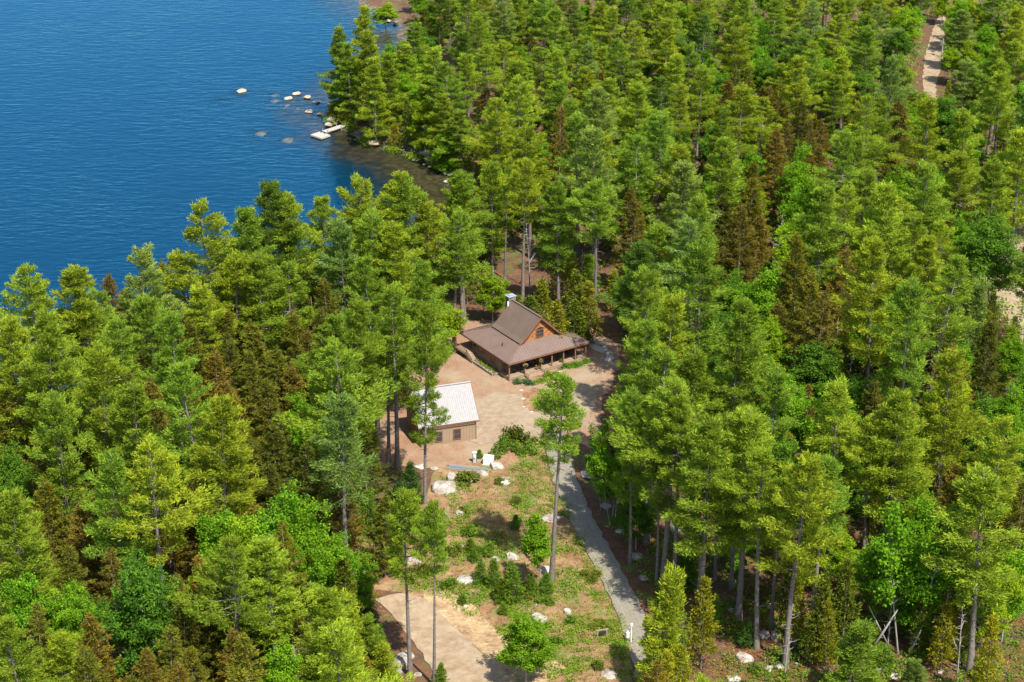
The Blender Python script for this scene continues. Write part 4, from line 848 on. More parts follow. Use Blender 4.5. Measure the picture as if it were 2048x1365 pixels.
def rock(px, py, wdt, label, mt='rock', tall=.7, deep=1.0, rz=None, group=None, z=None, name='boulder', cat='boulder'):
    x, y, zz = Gt(px, py) if z is None else G(px, py, z)
    y += .2*wdt
    if z is not None and 'submerged' not in label and 'covered' not in label: z += .09*wdt
    if z is not None and ('submerged' in label or 'covered' in label): z -= .06+.12*wdt
    me = ROCKS[mt][rng.randrange(len(ROCKS[mt]))]; o = link(name, me); o.scale = (wdt, wdt*deep, wdt*tall); o.rotation_euler = (0, 0, rng.uniform(-.5, .5) if rz is None else rz)
    o.location = (x, y, (zz if z is None else z)+wdt*tall*.07); return tag(o, label, cat, group)
BW = 'pale boulders in the clearing'
for a in [
 (888, 985, 3.5, 'largest rounded white boulder, beside the foot of the pine in front of the shed', 'rock', .8), (903, 962, 1.5, 'upright white slab leaning behind the largest boulder', 'rock', 1.7), (965, 952, 1.6, 'round pale boulder at the end of the metal sheets', 'rock', 1.0),
 (994, 938, 2.1, 'tan-streaked pale boulder touching the white utility box', 'rock', 1.0), (938, 968, 1.1, 'small upright brown-and-white boulder in front of the green bush', 'rock', 1.4), (1010, 968, 2.2, 'flat oval white boulder in the grass below the utility box', 'rock', .6),
 (921, 1030, 1.25, 'upright wedge of white rock on bare soil below the largest boulder', 'rock', 1.2), (1101, 1043, 2.6, 'low pointed white boulder partly behind the lone pine trunk', 'rock', .5), (1091, 1145, 1.9, 'brown-patched boulder at the foot of the lone pine', 'rock', .7),
 (931, 1166, 2.5, 'flat white boulder capped with brown needles in the lower clearing', 'rock', .5), (826, 1127, 2.2, 'white rock seen between the two pines by the sandy track', 'rock', .6), (1025, 1119, 1.9, 'shaded grey-white boulder behind the row of low firs', 'rock', .7),
 (992, 1122, 1.2, 'small shaded boulder next to the larger one behind the firs', 'rock', .7), (923, 1094, .7, 'small white rock among the shrubs left of the leafy thin tree', 'rock', .7), (1075, 1211, 1.0, 'small flat pale rock above the bare earth bank', 'rock', .4),
 (1079, 1243, 2.3, 'white boulder with a brown cap behind the bottom maple', 'rock', .6), (1136, 1229, 1.15, 'upright smooth white boulder between the bottom maple and the driveway', 'rock', 1.4), (1219, 1356, 2.0, 'white boulder by the driveway at the bottom edge', 'rock', .8),
 (1187, 955, 3.4, 'long low grey boulder in tree shade beside the upper driveway', 'grey_rock', .4), (1213, 1017, 1.5, 'round grey boulder at the foot of the thin roadside trees', 'grey_rock', .8), (1240, 1066, 1.2, 'rounded grey boulder beside the white driftwood log', 'rock', .7),
 (1271, 1118, 2.0, 'curved pale boulder in the shade across the driveway from the lone pine', 'rock', .4), (1288, 1160, 1.3, 'round pale boulder behind the top of the bushy young pine', 'rock', .8), (931, 1214, .7, 'small tan rock on the bare earth bank', 'tan_rock', .8),
 (1490, 1322, 2.3, 'wide white-rimmed boulder on the reddish floor at lower right', 'rock', .6), (1556, 1280, 1.6, 'tall narrow white boulder between two pine trunks', 'rock', 1.9), (1530, 1276, 1.5, 'dark grey boulder at the foot of the pine trunk', 'grey_rock', 1.1), (1580, 1291, 1.7, 'white boulder just beyond the thin dead tree', 'rock', .8),
 (1652, 1294, 1.4, 'blocky white rock between the pine trunk and the small pine', 'rock', .9), (1537, 1342, 1.3, 'white rock at the foot of the thin dead tree', 'rock', .7), (1560, 1339, 1.2, 'second white rock, tucked behind the thin dead trunk', 'rock', .9), (1761, 1345, 1.7, 'largest white rock right of the small pine', 'rock', .7),
 (1741, 1333, 1.0, 'small white rock touching the small pine crown', 'rock', .7), (1793, 1357, 1.4, 'flat white rock between the small pine and the blue-green sapling', 'rock', .6), (1468, 1363, 1.6, 'white rock at the bottom edge beside the bushy pine', 'rock', .6), (1595, 1331, .6, 'small white cube-like stone on the red floor', 'rock', .9),
 (1573, 1326, .6, 'small white stone nearest the dead tree on the red floor', 'rock', .9), (1882, 1347, .9, 'pale rock in shade among the dead stems', 'rock', .8), (1467, 1224, 1.2, 'grey rock on the shaded floor below the forked pine', 'grey_rock', .5), (1740, 1320, .7, 'pale stone above the rocks beside the small pine', 'rock', .7),
 (802, 1336, 3.0, 'large blue-grey boulder in shade beside the leaning pine', 'grey_rock', .9), (812, 1318, 2.0, 'white boulder on top of the shaded pile by the track', 'rock', .7), (788, 1352, 2.2, 'grey boulder at the bottom of the shaded pile by the track', 'grey_rock', .8), (836, 1352, 1.0, 'small pale rock at the foot of the leaning pine', 'rock', .6),
 (841, 936, 1.9, 'long flat white rock against the pine trunk in front of the shed', 'rock', .3), (870, 939, 1.2, 'flat white rock between the pine trunk and metal sheets', 'rock', .35), (959, 955, .6, 'small white stone beside the round boulder by the sheets', 'rock', .8), (926, 970, .6, 'small white stone at the foot of the green bush', 'rock', .8),
 (1688, 884, 1.6, 'pale rock glimpsed between pine crowns on the right slope', 'rock', .7), (1565, 812, 1.4, 'pale rock glimpsed beside the large deep green maple', 'rock', .7), (1352, 1066, 2.0, 'rounded boulder behind the forked bare pine trunk', 'rock', .9)]:
    rock(a[0], a[1], a[2], a[3], a[4], a[5], group=BW if a[0] < 1140 else None)
SH = ['squarish', 'long', 'rounded', 'low', 'peaked', 'leaning', 'blocky', 'split', 'broad', 'narrow', 'smooth', 'mossy', 'wedge-shaped']
for i, (x, y) in enumerate([(1560, 555), (1592, 562), (1625, 572), (1660, 580), (1698, 590), (1732, 606), (1765, 622), (1800, 645), (1815, 685), (1832, 715), (1850, 742), (1868, 768), (1835, 778)]):
    q = hz(x, y); rock(q[0], q[1]+3, 1.15 if i % 3 else 1.5, '%s white boulder, number %s along the curved wall behind the patio' % (SH[i], ['one', 'two', 'three', 'four', 'five', 'six', 'seven', 'eight', 'nine', 'ten', 'eleven', 'twelve', 'thirteen'][i]), 'rock', .8, group='boulders of the curved patio wall')
for i, (x, y) in enumerate([(990, 1080), (1005, 1165), (1015, 1240), (1320, 1080), (1380, 1105), (1440, 1140), (1465, 1175), (1460, 1215), (1430, 1245), (1200, 1285), (1090, 1290), (1035, 1262)]):
    q = hz(x, y); rock(q[0], q[1]+1, .62 if i != 1 else .9, 'small pale edging stone at the %s o\'clock place of the round island bed' % ['eleven', 'ten', 'nine', 'twelve', 'one', 'two', 'three', 'four', 'five', 'six', 'seven', 'eight'][i], 'rock', .7, group='edging stones of the island bed', name='edging_stone', cat='stone')
for i in range(19):
    t = i/18; q = hz(1300+380*t, 905-100*t+12*math.sin(t*9)); rock(q[0], q[1], .42, 'small pale edging stone of the porch bed, %s out from the front steps' % ['first', 'second', 'third', 'fourth', 'fifth', 'sixth', 'seventh', 'eighth', 'ninth', 'tenth', 'eleventh', 'twelfth', 'thirteenth', 'fourteenth', 'fifteenth', 'sixteenth', 'seventeenth', 'eighteenth', 'nineteenth'][i], 'rock', .6, group='edging stones of the porch bed', name='edging_stone', cat='stone')
for i, q in enumerate([(855, 688), (863, 691), (872, 693), (881, 694), (890, 696), (899, 697), (908, 699)]):
    rock(q[0], q[1], .8, 'pale border stone left of the cabin, %s of the line counted toward it' % ['first', 'second', 'third', 'fourth', 'fifth', 'sixth', 'seventh', 'eighth', 'ninth', 'tenth', 'eleventh', 'twelfth', 'thirteenth', 'fourteenth', 'fifteenth', 'sixteenth', 'seventeenth', 'eighteenth', 'nineteenth'][i], 'rock', .6, group='border stones left of the cabin', name='edging_stone', cat='stone')
# lake and shore rocks
for x, y, w_, lb, dz in [(482.6, 186, 2.4, 'pale boulder farthest out in the lake, alone off the point', .1), (593, 190.6, 2.0, 'flat dry boulder in the lake above the others off the point', .2), (576.6, 200, 2.0, 'low tan boulder in the lake under the flat dry one', .1),
        (614.5, 197, 1.8, 'rounded pale boulder in the lake nearest the pines of the point', .3), (618, 226, 1.9, 'pale boulder just off the tip of the point', .2), (641, 230, 1.6, 'pale boulder touching the tip of the point', .3), (550, 190, 2.2, 'dim submerged boulder left of the flat dry one', -.45),
        (550, 202, 2.6, 'long submerged tan boulder below the dim one', -.35), (575, 211, 1.6, 'small submerged boulder in the middle of the group', -.3), (596, 219, 2.4, 'long barely covered tan boulder in the middle of the group', -.2), (603, 242, 2.4, 'orange-tan submerged boulder off the dock', -.3),
        (522, 267, 3.0, 'wide submerged boulder, second farthest out from the dock', -.35), (575, 280, 3.0, 'wide submerged boulder in open water in front of the dock', -.35), (628, 262, 2.0, 'submerged boulder beside the dock float', -.5), (634, 208, 1.8, 'dark wet rock in the water by the point', .05)]:
    rock(x, y, w_, lb, 'tan_rock' if 'dark' not in lb else 'grey_rock', .55, z=WZ+dz-.25, group='boulders in the lake off the point')
for x, y, w_, lb in [(664, 244, 2.4, 'grey boulder on the tip of the point above the dock'), (657, 253, 1.8, 'pale boulder beside the shore end of the dock'), (679, 259, 1.8, 'flat boulder in the water under the dock walkway'), (748, 292, 2.9, 'large round grey boulder standing on the cove shore'), (672, 250, 1.3, 'smaller grey boulder behind the dock'),
        (832, 322, 1.7, 'flat pale rock in the cove shallows'), (850, 312, 2.4, 'pale slab on the cove shore below the cedars'), (858, 318, 1.5, 'pale rock beside the slab on the cove shore'), (866, 328, 1.2, 'small white rock on the cove shore beyond the slab'), (872, 333, 1.0, 'small grey rock on the cove shore beyond the slab'), (849, 331, .9, 'small tan stone in the cove shallows'),
        (860, 336, 1.0, 'second small tan stone in the cove shallows'), (891, 349, 1.3, 'white rock midway along the cove shore'), (899, 352, 1.1, 'white rock right beside the midway one on the cove shore'), (921, 355, 1.7, 'large pale rock near the head of the cove'), (935, 358, 1.4, 'grey-white rock nearest the head of the cove'), (942, 364, 1.0, 'small rock at the very head of the cove'),
        (893, 366, 1.2, 'pale rock in the brown shallows near the cove head'), (760, 30, 1.8, 'pale boulder in the brown upper cove'), (778, 44, 1.5, 'pale rock in the upper cove shallows'), (786, 39, 1.9, 'pale boulder at the edge of the upper cove'), (790, 47, 1.3, 'small rock at the edge of the upper cove'), (776, 296, 1.2, 'low rock on the shore beside the large round boulder'), (790, 298, 1.0, 'small low rock on the shore under the lime-green maple'),
        (805, 302, .9, 'tiny shore rock under the cedars by the cove')]:
    rock(x, y, w_, lb, 'tan_rock' if 'tan' in lb or 'cove shallows' in lb else ('grey_rock' if 'grey' in lb else 'rock'), .6, z=WZ+.05 if 'shallows' in lb or 'water' in lb else WZ+.2, group='rocks along the shore')

# dock: plank walkway on posts out to a square float
a = Vector(G(704, 246, -1.2)); b = Vector(G(648, 264, -1.2)); ln = (b-a).length; ang = math.atan2(b.y-a.y, b.x-a.x)
dock = tag(empty('dock', (a.x, a.y, -1.2), ang), 'weathered grey plank dock with a square float reaching out from the wooded point', 'dock')
wk = MB(); wk.box((0, -.65, -.12), (ln, -.5, 0)); wk.box((0, .5, -.12), (ln, .65, 0))
for i in range(int(ln/.2)): wk.box((i*.2+.02, -.68, .002), (i*.2+.18, .68, .05))
M['dock'] = mat('bleached_boards', (.46, .42, .36), .85, (3, (.36, .32, .27), 4, .2)); wk.obj('walkway', M['dock'], dock)
ft = MB(); ft.box((ln+.15, -1.1, -.5), (ln+2.6, 2.0, -.22))
for i in range(11): ft.box((ln+.17+i*.22, -1.1, -.218), (ln+.36+i*.22, 2.0, -.17))
ft.obj('float', M['dock'], dock)
for x in (.8, 3.6, ln-.3):
    for y in (-.7, .7): MB().tube([(x, y, -1.9), (x, y, .45)], [.07, .07], 8).obj('post', M['grey_bark'], dock)
ra = MB(); ra.bar((ln, -.5, -.02), (ln+.5, -.5, -.16), .25, .04); ra.bar((ln, .5, -.02), (ln+.5, .5, -.16), .25, .04); ra.obj('hinge', M['dark'], dock)

# utility things in the yard
x, y, z = Gt(949, 926)
t = tag(empty('utility_pedestal', (x, y, z), .3), 'grey metal utility pedestal standing on the mulch in front of the shed', 'utility pedestal')
MB().box((-.22, -.12, 0), (.22, .14, 1.5)).obj('cabinet', mat('grey_enamel', (.36, .38, .38), .5), t)
mb = MB(); mb.box((-.17, -.2, .75), (.1, -.122, 1.15)); mb.tube([(-.04, -.2, .95), (-.04, -.3, .95)], [.1, .1], 12); mb.obj('meter', M['white'], t)
MB().box((-.3, -.14, 1.502), (.3, .2, 1.58)).obj('lid', M['white'], t); MB().tube([(.3, 0, 0), (.3, 0, 1.2)], [.04, .04], 8).obj('conduit', M['dark'], t)
x, y, z = Gt(977, 928)
t = tag(empty('transformer_box', (x, y, z), -.25), 'white square utility box on the grass beside a pale boulder', 'utility box')
mb = MB(); mb.box((-.62, -.5, .08), (.62, .5, 1.0)); mb.obj('cabinet', M['white'], t)
MB().box((-.75, -.62, 0), (.75, .62, .078)).obj('pad', M['pavers'], t); mb = MB(); mb.hexa([(-.66, -.56, 1.003), (.66, -.56, 1.003), (.66, .52, 1.003), (-.66, .52, 1.003), (-.62, -.4, 1.12), (.62, -.4, 1.12), (.62, .5, 1.12), (-.62, .5, 1.12)]); mb.obj('lid', M['white'], t)
mb = MB(); mb.box((-.5, -.52, .2), (-.02, -.503, .92)); mb.box((.02, -.52, .2), (.5, -.503, .92)); mb.obj('door', M['white'], t)
# long metal sheets and boards lying behind the boulders
p = Vector(Gt(893, 938)); q = Vector(Gt(972, 950)); q = Vector((q.x, p.y-.3, p.z)); c = (p+q)/2; L0 = (q-p).length
for i, (dx, dy, dz, wd, nm, mt, lb, cat, rz) in enumerate([(0, 0, .05, .7, 'metal_sheet', 'blue_sheet', 'blue-grey corrugated metal sheet lying at the bottom of the pile behind the boulders', 'metal sheet', -.12), (.3, .25, .11, .55, 'metal_sheet', 'blue_sheet', 'blue-grey corrugated sheet lying crooked on top of the other', 'metal sheet', -.20)]):
    mb = MB(); n_ = 10
    for k in range(n_):
        y0 = -wd/2+wd*k/n_; y1 = -wd/2+wd*(k+1)/n_; h0 = .03*(k % 2); h1 = .03*((k+1) % 2)
        mb.hexa([(-L0/2, y0, h0), (L0/2, y0, h0), (L0/2, y1, h1), (-L0/2, y1, h1), (-L0/2, y0, h0+.006), (L0/2, y0, h0+.006), (L0/2, y1, h1+.006), (-L0/2, y1, h1+.006)])
    o = mb.obj(nm, M[mt]); o.location = (c.x+dx, c.y+dy, c.z+dz+.05); o.rotation_euler = (0, 0, rz); tag(o, lb, cat, 'sheets and boards behind the boulders')
for i, (dx, dy, lb) in enumerate([(-.4, .75, 'long tan board lying behind the blue-grey metal sheets'), (.2, -.65, 'long tan board lying in front of the blue-grey metal sheets')]):
    mb = MB(); mb.box((-L0*.42, -.1, 0), (L0*.42, .1, .05)); mb.box((-L0*.42, -.1, -.03), (-L0*.42+.1, .1, -.002)); o = mb.obj('board', M['wood']); o.location = (c.x+dx, c.y+dy, c.z+.12); o.rotation_euler = (0, 0, -.17+i*.07); tag(o, lb, 'board', 'sheets and boards behind the boulders')
# timber sign frame and post lamp by the driveway
x, y, z = Gt(1204, 1276)
t = tag(empty('sign_frame', (x, y, z), .25), 'small brown timber frame with a blank hanging board beside the lower driveway', 'sign frame')
for s_ in (-.55, .55): MB().box((s_-.06, -.06, -.1), (s_+.06, .06, 1.0)).obj('post', M['wood'], t)
MB().box((-.75, -.07, 1.003), (.75, .07, 1.12)).obj('crossbar', M['wood'], t); mb = MB(); mb.box((-.4, -.03, .5), (.4, .03, .85)); mb.obj('board', M['dark'], t)
x, y, z = Gt(1262, 1287)
t = tag(empty('post_lamp', (x, y, z), 0), 'white post with a round-topped lamp at the edge of the lower driveway', 'post lamp')
MB().tube([(0, 0, -.1), (0, 0, 2.3)], [.06, .05], 10).obj('post', M['white'], t); MB().tube([(0, 0, 2.3), (0, 0, 2.36), (0, 0, 2.6), (0, 0, 2.68)], [.06, .17, .15, .04], 10).obj('lamp', M['white'], t)
MB().bar((0, 0, 1.85), (-.42, 0, 1.9), .05, .05).obj('arm', M['dark'], t)
MB().tube([(-.4, 0, .75), (-.4, 0, .8), (-.4, 0, 1.45), (-.4, 0, 1.55), (-.4, 0, 1.88)], [.1, .2, .2, .06, .02], 10).obj('hanging_pail', M['white'], t)
# utility pole by the far dirt road
x, y, z = Gt(1883, 116)
t = tag(empty('utility_pole', (x, y, z), 0), 'pale grey utility pole with a blue-white can standing beside the far dirt road', 'utility pole')
MB().tube([(0, 0, -.2), (0, 0, 5.2)], [.17, .14], 10).obj('pole', M['grey_bark'], t); MB().box((-.9, -.06, 4.6), (.5, .06, 4.75)).obj('crossarm', M['grey_bark'], t)
MB().tube([(-.42, 0, 2.9), (-.42, 0, 3.0), (-.42, 0, 3.8), (-.42, 0, 3.9)], [.1, .25, .25, .1], 10).obj('transformer', M['blue_sheet'], t)

# things on and around the cabin
def put(name, hx, hy, z, label, cat, rz=0, group=None):
    return tag(empty(name, at_house(hx, hy, z), HROT+rz), label, cat, group)
def chair(hx, hy, rz, label):
    t = put('porch_chair', hx, hy, .525, label, 'chair', rz, 'chairs on the porch'); m_ = M['wood']
    MB().box((-.28, -.28, .40), (.28, .26, .45)).obj('seat', m_, t); mb = MB(); mb.hexa([(-.28, .2, .45), (.28, .2, .45), (.28, .26, .45), (-.28, .26, .45), (-.26, .42, 1.05), (.26, .42, 1.05), (.26, .47, 1.05), (-.26, .47, 1.05)]); mb.obj('backrest', m_, t)
    for sx in (-1, 1):
        for yy in (-.26, .2): MB().box((sx*.25-.03, yy, 0), (sx*.25+.03, yy+.06, .4)).obj('leg', m_, t)
        MB().box((sx*.31-.05, -.3, .62), (sx*.31+.05, .3, .66)).obj('armrest', m_, t)
chair(1.2, 1.9, .2, 'wooden chair on the porch corner by the near post'); chair(9.0, 2.1, -.2, 'wooden chair on the porch right of the front steps'); chair(10.6, 2.0, .1, 'wooden chair on the porch toward the right corner'); chair(12.9, 3.2, -.5, 'wooden chair around the right corner of the porch')
t = put('porch_table', 1.95, 1.5, .525, 'small round table beside the chair on the porch corner', 'table'); MB().tube([(0, 0, .55), (0, 0, .6)], [.3, .3], 14).obj('top', M['wood'], t); MB().tube([(0, 0, 0), (0, 0, .05), (0, 0, .1), (0, 0, .55)], [.2, .2, .04, .04], 10).obj('base', M['dark'], t)
t = put('grill', 5.2, 2.2, .525, 'dark covered grill on the porch behind the front steps', 'grill')
MB().box((-.5, -.25, .1), (.5, .25, .8)).obj('cabinet', M['dark'], t); MB().tube([(-.5, 0, .85), (.5, 0, .85)], [.27, .27], 12).obj('lid', M['dark'], t); MB().box((.505, -.2, .75), (.85, .2, .8)).obj('shelf', M['dark'], t)
pink = mat('pink_flowers', (.75, .22, .2), .8); terra = mat('terracotta', (.35, .15, .08), .8)
def pot(hx, hy, z, label, nm='flower_pot', r=.2, fl=True, hang=False):
    t = put(nm, hx, hy, z, label, 'hanging basket' if hang else 'flower pot', 0, 'hanging flower baskets' if hang else 'flower pots')
    MB().tube([(0, 0, 0), (0, 0, .03), (0, 0, .3)], [r*.7, r*.72, r], 10).obj('pot', terra if not hang else M['dark'], t)
    rs = np.random.RandomState(int(hx*10)); P = nrm(rs.normal(0, 1, (26, 3)))*np.array([r*1.3, r*1.3, .2])+[0, 0, .4]; P[:, 2] = np.abs(P[:, 2])
    V, F, tt = leaves(rs, P, 6, .11, .04); o = link('plant', numpy_mesh('pot_plant', V, F, [M['leaf']], {'tint': tt}), t); o.color = (.12, .24, .03, 1)
    if fl:
        V, F, tt = leaves(rs, P[:16]*1.08, 3, .12, .05); link('flowers', numpy_mesh('blooms', V, F, [pink], None), t)
    if hang: MB().bar((0, 0, .5), (0, 0, .86), .015, .015).obj('hanger', M['dark'], t)
pot(2.95, .1, 1.65, 'hanging basket of pink flowers at the post left of the front steps', 'hanging_basket', .22, True, True); pot(5.75, .1, 1.65, 'hanging basket of pink flowers at the post right of the front steps', 'hanging_basket', .22, True, True)
pot(5.3, .6, .525, 'flower pot on the porch at the top of the front steps'); pot(9.75, .75, .525, 'flower pot beside the third post right of the front steps', fl=False); pot(12.2, .6, .525, 'flower pot near the second last porch post', fl=False)
# stone planter along the left wall
t = put('stone_planter', 0, 0, 0, 'low stone-walled planter of green and yellow plants along the cabin wall', 'planter')
mb = MB()
for i in range(15):
    y0 = 3.1+i*.37
    for lv in range(2): mb.box((-.9+.02*(i % 3), y0+.1*lv, lv*.22), (-.62, y0+.34+.1*lv, lv*.22+.2))
for i in range(4): mb.box((-.6+i*.27, 2.95, 0), (-.36+i*.27, 3.08, .42))
mb.obj('stone_wall', M['stone'], t); MB().box((-.6, 3.1, .0), (.45, 8.5, .3)).obj('soil', M['mulch'], t)
rs = np.random.RandomState(5); P = np.stack([rs.uniform(-.5, .3, 90), rs.uniform(3.2, 8.4, 90), rs.uniform(.35, .6, 90)], 1); V, F, tt = leaves(rs, P, 9, .14, .08); o = link('plants', numpy_mesh('planter_plants', V, F, [M['leaf']], {'tint': tt}), t); o.color = (.16, .25, .03, 1)
# ornamental plants in the beds
for i, (q, h_, lb, tn) in enumerate([(hz(950, 1015), .9, 'blue-green rounded shrub at the porch corner bed', (.10, .2, .11)), (hz(1060, 1020), .8, 'low blue-green shrub beside the one at the porch corner', (.10, .19, .10)), (hz(1250, 945), 1.0, 'yellow-green shrub at the foot of the front steps', (.2, .3, .03)), (hz(1320, 950), .9, 'deep green shrub in the bed right of the front steps', (.07, .2, .04)),
        (hz(1430, 860), .7, 'grassy green plant in the bed along the porch', (.14, .27, .03)), (hz(1510, 840), .8, 'taller leafy plant midway in the bed along the porch', (.13, .28, .03)), (hz(1620, 805), .7, 'pale yellow-green plant at the far end of the porch bed', (.2, .3, .03)), (hz(1355, 1180), .8, 'spreading green shrub in the island bed', (.14, .24, .03))]):
    cr, tr = KIND['bush'][i % 3]; x, y, z = Gt(*q); r_ = empty('shrub', (x, y, z), i*1.3); s_ = h_/BASEH['bush'][i % 3]; r_.scale = (s_, s_, s_); o = link('foliage', cr, r_); o.color = (*tn, 1); link('stems', tr, r_); tag(r_, lb, 'shrub', 'shrubs in the cabin beds')

# fallen logs and leaning dead trunks
def log(p, q, r, label, up=0.0, m='grey_bark'):
    a = Vector(Gt(*p)); b = Vector(Gt(*q)) if up == 0 else None
    if b is None:
        b = Vector(G(q[0], q[1], up))
    a.z += r*.7; b.z += r*.7; k = (b-a); mid = a+k*.5+Vector((.15*k.y, -.15*k.x, 0))*.25
    mb = MB(); mb.tube([a, mid, b], [r, r*.8, r*.45], 8); mb.v.append(tuple(a)); n0 = len(mb.v)-1
    for i in range(8): mb.f.append((n0, (i+1) % 8, i)); mb.m.append(0)
    for j in range(3):
        c = a.lerp(b, .4+.2*j); mb.tube([c, c+Vector((rng.uniform(-.5, .5), rng.uniform(-.5, .5), rng.uniform(.2, .7)))], [r*.3, r*.1], 4)
    o = mb.obj('fallen_log', M[m], None, True); return tag(o, label, 'log')
for a in [((715, 1013), (735, 1004), .14, 'pale fallen log below the long-trunked pine left of the clearing'), ((803, 1032), (827, 1010), .15, 'bleached log lying toward the dark fir thicket'), ((883, 1020), (902, 1038), .14, 'white curved branch on bare soil by the wedge rock'), ((739, 1008), (762, 1004), .11, 'thin pale log lying across the brush left of the clearing'),
          ((820, 1070), (838, 1050), .1, 'thin bleached stick pile log above the leaning pine'), ((1247, 1044), (1262, 1060), .22, 'bleached driftwood log on the shaded soil across the driveway'), ((1258, 930), (1290, 985), .12, 'fallen grey pole in the shade of the roadside pines'), ((1515, 1218), (1600, 1190), .16, 'long grey log on the shaded floor between pine trunks'),
          ((1380, 1232), (1425, 1252), .15, 'short grey log on the red floor behind the golden cedar'), ((1640, 1330), (1668, 1352), .12, 'dark curved log at the foot of the small pine'), ((1120, 1168), (1140, 1162), .08, 'thin pale stick on the ground near the lone pine'), ((955, 1186), (975, 1188), .07, 'thin grey stick in the lower clearing'), ((1900, 1330), (2010, 1352), .13, 'long grey log lying among dead stems at the bottom corner')]: log(*a)
for a in [((1735, 1312), (1795, 1222), .16, 'dead trunk leaning to the upper side among brush at lower right', 6.0), ((1815, 1316), (1842, 1262), .12, 'short dead trunk leaning beside the whitish maple stem', 4.0), ((1925, 1330), (1890, 1240), .13, 'dead trunk leaning across the shaded gap near the lime maple', 6.0), ((1780, 1300), (1738, 1215), .12, 'thin dead trunk crossing the leaning one', 6.0)]: log(*a)

# ------------------------------------------------------------------ ground plants nobody could count
def scatter(name, n, region, hgt, col, seed, m='leaf', leaf=.2, per=9, kind='stuff', cond=None, spread=.28):
    rs = np.random.RandomState(seed); P = []
    while len(P) < n:
        px = rs.uniform(min(p[0] for p in region), max(p[0] for p in region)); py = rs.uniform(min(p[1] for p in region), max(p[1] for p in region))
        if not inpoly(px, py, region) or (cond and not cond(px, py)): continue
        x, y, _ = G(px, py, 0)
        if noise.noise(Vector((x*.22, y*.22, seed))) + .55*noise.noise(Vector((x*.9, y*.9, seed))) < -.02: continue
        P.append((x, y))
    P = np.array(P); z = H(P[:, 0], P[:, 1]); C3 = np.stack([P[:, 0], P[:, 1], z+hgt*.5], 1)
    V, F, t = leaves(rs, C3, per, leaf, np.array([spread, spread, hgt*.35]))
    V[:, 2] = np.maximum(V[:, 2], np.repeat(z, per*4)+.05)
    o = link(name, numpy_mesh(name, V, F, [M[m]], {'tint': t})); o.color = (*col, 1); return tag(o, kind='stuff')
CLEAR = [(880, 955), (960, 965), (1060, 905), (1092, 900), (1105, 965), (1150, 1060), (1210, 1185), (1255, 1290), (1255, 1368), (1100, 1368), (1040, 1290), (960, 1235), (880, 1190), (800, 1180), (840, 1060), (905, 1040)]
offtrack = lambda px, py: not inpoly(px, py, [(930, 900), (1060, 890), (1020, 950), (960, 960)])
scatter('ground_cover', 2600, CLEAR, .42, (.16, .29, .028), 3, per=11, leaf=.19, cond=offtrack)
scatter('low_brush', 1800, CLEAR, .32, (.22, .27, .04), 8, per=8, leaf=.14, cond=offtrack)
scatter('grass', 1500, CLEAR, .22, (.30, .27, .09), 12, m='needle', per=9, leaf=.13)
scatter('roadside_grass', 500, [(1090, 900), (1108, 900), (1135, 1000), (1180, 1090), (1232, 1190), (1268, 1290), (1268, 1365), (1235, 1365), (1205, 1195), (1150, 1090), (1105, 990)], .3, (.22, .30, .05), 5, per=10, leaf=.14)
scatter('bed_plants', 260, [hz(1190, 945), hz(1300, 905), hz(1370, 955), hz(1310, 975), hz(1120, 1020)], .35, (.14, .27, .03), 15, per=10, leaf=.14)
scatter('bed_plants', 200, [hz(1310, 890), hz(1500, 840), hz(1670, 790), hz(1670, 805), hz(1520, 862), hz(1320, 905)], .35, (.13, .27, .03), 16, per=10, leaf=.14)
scatter('bed_plants', 420, [hz(1010, 1120), hz(1300, 1095), hz(1440, 1150), hz(1420, 1235), hz(1250, 1275), hz(1050, 1260)], .25, (.17, .25, .03), 17, per=9, leaf=.14)
scatter('forest_undergrowth', 3200, [(1240, 900), (2060, 1000), (2060, 1380), (1290, 1380), (1300, 1180), (1215, 1040)], .8, (.14, .25, .03), 21, per=11, leaf=.27, spread=.42)
scatter('forest_undergrowth', 3000, [(620, 900), (840, 930), (840, 1050), (800, 1160), (740, 1190), (760, 1380), (0, 1380), (0, 900)], .6, (.10, .21, .03), 22, per=9, leaf=.26)
scatter('forest_undergrowth', 1400, [(700, 600), (900, 600), (880, 680), (760, 720), (740, 880), (600, 880)], .5, (.10, .19, .03), 23, per=9, leaf=.24)
scatter('forest_undergrowth', 6500, [(960, -12), (2060, -12), (2060, 900), (1260, 900), (1240, 620), (1100, 560), (960, 370), (860, 300), (830, 170), (820, 40), (800, -12)], 1.5, (.15, .27, .03), 41, per=9, leaf=.48, spread=.8, cond=lambda px, py: not inpoly(px, py, [(1838, 200), (1842, 70), (1870, 15), (1900, 15), (1892, 200)]))
scatter('forest_undergrowth', 2500, [(-20, 840), (200, 790), (560, 650), (760, 570), (860, 540), (880, 660), (740, 740), (720, 900), (-20, 900)], 1.2, (.13, .23, .03), 42, per=9, leaf=.42, spread=.7)
scatter('shore_brush', 500, [(650, 228), (705, 252), (740, 278), (800, 292), (870, 320), (955, 358), (900, 335), (840, 300), (760, 275), (700, 240), (668, 215)], .9, (.17, .26, .03), 24, per=14, leaf=.3, spread=.5)
scatter('fallen_needles', 2600, [(1240, 1000), (2060, 1100), (2060, 1380), (1290, 1380), (1240, 1120)], .08, (.34, .15, .06), 31, m='needle', per=5, leaf=.22)

